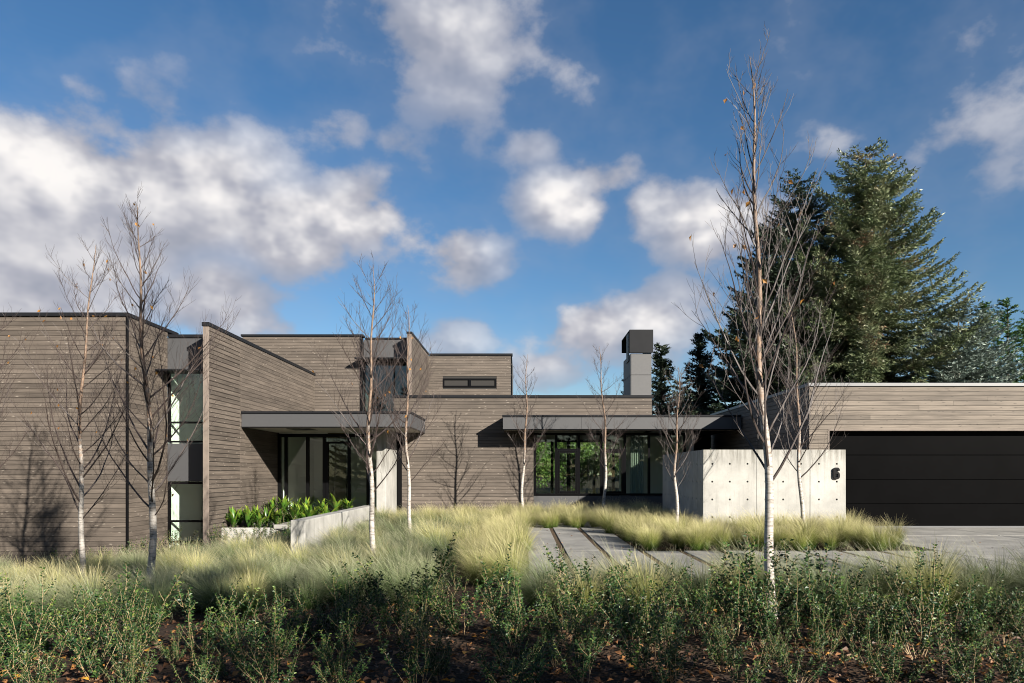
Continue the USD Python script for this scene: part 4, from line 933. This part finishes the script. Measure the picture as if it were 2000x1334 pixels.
nt += conifer(**px_tree(1872, 585, 36, 165, seed=34, m='needle_blue', label='silvery blue spruce behind the garage, right of the tallest one', step=.40, nper=8, droop=.2, power=.5))
nt += conifer(**px_tree(1292, 668, 40, 46, seed=35, m='needle_dark', label='small pointed fir just right of the chimney', step=.33, nper=7, droop=-.15, el=.26, ew=.08, power=.75))
nt += conifer(**px_tree(1366, 652, 43, 58, seed=36, m='needle_dark', label='small fir behind the passage roof, between chimney and dark spruces', step=.33, nper=7, droop=-.15, el=.26, ew=.08, power=.75))
nt += conifer(**px_tree(1228, 722, 46, 50, seed=37, m='needle_dark', label='fir mostly hidden behind the chimney', step=.6, nper=5, droop=.1))
nt += conifer(**px_tree(1430, 690, 44, 80, seed=38, m='needle_green', label='green fir behind the passage roof, low between the dark spruces', step=.45, nper=7, droop=.1, power=.6, el=.26, ew=.09))
nt += conifer(**px_tree(1330, 742, 39, 60, seed=39, m='needle_dark', label='low fir behind the passage roof, between the two small pointed firs', step=.5, nper=6, droop=.1, power=.6, ew=.085))
nt += conifer(**px_tree(1620, 520, 46, 260, seed=52, m='needle_dark', label='broad dark conifer in the gap between the two tall spruces', step=.6, nper=7, droop=.3, power=.6, el=.3, ew=.1, rep=2))
for i, (x, y) in enumerate(((1925, 590), (1968, 578), (2012, 600), (2055, 590))):
    nt += conifer(**px_tree(x, y, 44 + i, 48, seed=40 + i, m='needle_green', label=('bright green arborvitae nearest the blue spruce', 'tallest bright green arborvitae above the garage roof', 'bright green arborvitae at the right edge of the view', 'bright green arborvitae beyond the right edge of the view')[i], step=.42, nper=6, droop=-.5, power=.55, name='arborvitae'))
def broadleaf(base, H, R, seed, m, label, n=9000, leaf=.16, name='broadleaf_tree', zlow=.12, category='tree', group=None, trunk_r=.12):
    g = np.random.default_rng(seed); t_ = thing(name, base, 0, 1, label=label, category=category, group=group)
    nl = 16; lob = g.normal(0, 1, (nl, 3)); lob = unit(lob) * (g.uniform(.25, 1, (nl, 1)) ** .5) * [R * .75, R * .75, H * (1 - zlow) * .38] + [0, 0, H * (zlow + (1 - zlow) * .5)]
    lr = g.uniform(.22, .42, nl) * R
    idx = g.integers(0, nl, n); q = unit(g.normal(0, 1, (n, 3))) * (g.uniform(.35, 1, (n, 1)) ** .4) * lr[idx][:, None]; p = lob[idx] + q
    ok = (p[:, 2] > zlow * H * .5)
    p, q = p[ok], q[ok]
    v, f, uv = leaf_cards(p, unit(q + g.normal(0, .6, q.shape) * R * .3), unit(g.normal(0, 1, p.shape) + [0, 0, .8]), leaf * g.uniform(.6, 1.3, len(p)), leaf * .6, g.random(len(p)))
    obj('crown', (v, f), M[m], t_)
    lim = [tube([[0, 0, -.2], [.05, 0, H * .3], [0, .05, H * .7]], [trunk_r, trunk_r * .75, .03], 7)]
    for c in lob[:10]: lim.append(tube([[0, 0, H * .22], c * [.5, .5, .7], c], [trunk_r * .4, trunk_r * .25, .012], 4, False))
    obj('trunk', join(lim), M['bark'], t_)
for i, (x, d, H, R, m, lb) in enumerate([(.2, 42, 4.6, 2.3, 'broadleaf', 'green leafy tree seen through the leftmost window panes'), (3.2, 43, 5.0, 2.2, 'broadleaf', 'green leafy tree seen through the first casement'),
        (5.8, 42, 4.8, 2.1, 'broadleaf', 'green leafy tree seen through the middle window panes'), (8.6, 44, 5.2, 2.4, 'broadleaf', 'green leafy tree seen through the second casement'), (-3.0, 44, 4.6, 2.3, 'broadleaf', 'green leafy tree behind the middle of the house'), (11.4, 46, 8.2, 2.3, 'broadleaf', 'green leafy tree behind the passage roof, below the dark spruces')]):
    broadleaf((x, d, -.2), H, R, 60 + i, m, lb)
for i, (x, d, H, R) in enumerate([(1.8, 46, 5.2, 2.4), (4.6, 47, 5.4, 2.5), (7.3, 46, 5.0, 2.4), (10.2, 47, 5.5, 2.6)]):
    broadleaf((x, d, -.2), H, R, 160 + i, 'broadleaf', f'garden tree of the rear row seen through the window band, {ORD[i]} from the left', 7000, .18)
broadleaf((ax(1992, 40), 40, -.2), az(715, 40), 1.4, 71, 'russet', 'russet leaved shrub above the garage roof at the right edge', 3500, .14, 'russet_shrub', category='shrub')

# trees behind the viewer: their shade lies over the nearest beds and the left wing, and the panes mirror them
BACK = [(15.0, -1.5, 8.5, 2.2), (5.2, -8.5, 9.0, 2.5), (12.8, -10, 16.5, 2.2)]
for i, (x, y, H, R) in enumerate(BACK):
    conifer((x, y, -.5), H, R, 80 + i, 'needle_dark', f'dark conifer behind the viewpoint whose shade lies on the nearest bed, {ORD[i]} of three', step=.85, nper=5, el=.34, ew=.11, rep=2)
for i, (x, y, H, R) in enumerate([(2.6, -3.0, 4.3, 1.3), (5.4, -3.4, 4.8, 1.4), (8.3, -2.8, 4.5, 1.3), (11.4, -3.2, 4.9, 1.4)]):
    broadleaf((x, y, -.3), H, R, 130 + i, 'broadleaf', f'small leafy tree behind the viewpoint dappling the nearest bed, {ORD[i]} of four', 1500, .12, trunk_r=.05)
def row_behind():
    r = random.Random(44); first = None
    for k in range(26):
        x, y, sc = -66 + 5.2 * k + r.uniform(-1.2, 1.2), -29 + r.uniform(-4, 3), r.uniform(.8, 1.08)
        kw_ = dict(label=f'tall conifer in the tree row behind the viewpoint, {ORD[k]} along it', category='tree', group='conifers of the row behind the viewpoint')
        if first is None:
            conifer((x, y, -.5), 15.5, 3.9, 95, 'needle_dark', kw_['label'], step=.8, nper=7, el=.42, ew=.16, power=.6, rep=2, name='row_conifer', group=kw_['group'])
            first = stage.GetPrimAtPath('/World/row_conifer')
        else: copy_of(first, (x, y, -.5), r.uniform(0, 6.28), sc, **kw_)
row_behind()

# ------------------------------------------------------------------ fallen leaves
def litter():
    g = np.random.default_rng(9); n = 5200
    y = 4.1 + 4.2 * g.random(n) ** 1.3; x = (g.random(n) - .5) * 2 * (y * .80)
    z = gz(x, y) + g.uniform(.0, .03, n) + .012
    a = g.uniform(0, 6.283, n); d = np.stack([np.cos(a), np.sin(a), g.normal(0, .3, n)], -1); up = unit(np.stack([g.normal(0, .5, n), g.normal(0, .5, n), np.ones(n)], -1))
    l = g.uniform(.03, .085, n)
    v, f, uv = leaf_cards(np.stack([x, y, z], -1), d, up, l, l * .6, np.clip(g.random(n) ** 1.3, 0, .96), .3)
    n2 = 170; x2 = g.uniform(.2, 9, n2); y2 = 9.2 + 8.5 * g.random(n2) ** 1.2; a2 = g.uniform(0, 6.283, n2)
    ok = ~((x2 > 1.9) & (y2 > 12.5) & (x2 < 7.3)); x2, y2, a2 = x2[ok], y2[ok], a2[ok]; n2 = len(x2)
    l2 = g.uniform(.03, .06, n2)
    vb, fb, ub = leaf_cards(np.stack([x2, y2, np.full(n2, .012)], -1), np.stack([np.cos(a2), np.sin(a2), np.zeros(n2) + .05], -1), unit(np.stack([g.normal(0, .2, n2), g.normal(0, .2, n2), np.ones(n2)], -1)), l2, l2 * .6, g.random(n2) * .9, .3)
    obj('driveway_leaves', (vb, fb), M['litter'], None, uv=ub, kind='stuff', label='scattered brown leaves blown over the concrete driveway slabs', category='leaves')
    obj('fallen_leaves', (v, f), M['litter'], None, uv=uv, kind='stuff', label='brown fallen leaves strewn over the dark mulch of the nearest bed', category='leaves')
    spots = [(1000, 1236), (812, 1272), (838, 1322), (912, 1283), (285, 1250), (35, 1300), (165, 1318), (262, 1262), (1985, 1285), (950, 1232), (700, 1262), (1590, 1290)]
    for i, (px_, py_) in enumerate(sorted(spots)):
        d = 1.40 * F / (py_ - YH); X = ax(px_, d)
        t = thing('fallen_leaf', (X, d, gz(X, d) + .045), i * 1.3, 1, label=f'bright yellow fallen leaf on the dark mulch, {ORD[i]} of these from the left', category='leaf', group='bright yellow fallen leaves on the mulch')
        v, f, uv = leaf_cards(np.array([[0, -.04, 0.]]), np.array([[0, 1., .15]]), np.array([[.2, -.5, 1.]]), .10, .075, .985, .15)
        obj('blade', (v, f), M['litter'], t, uv=uv)
litter()
print('needles', nt)
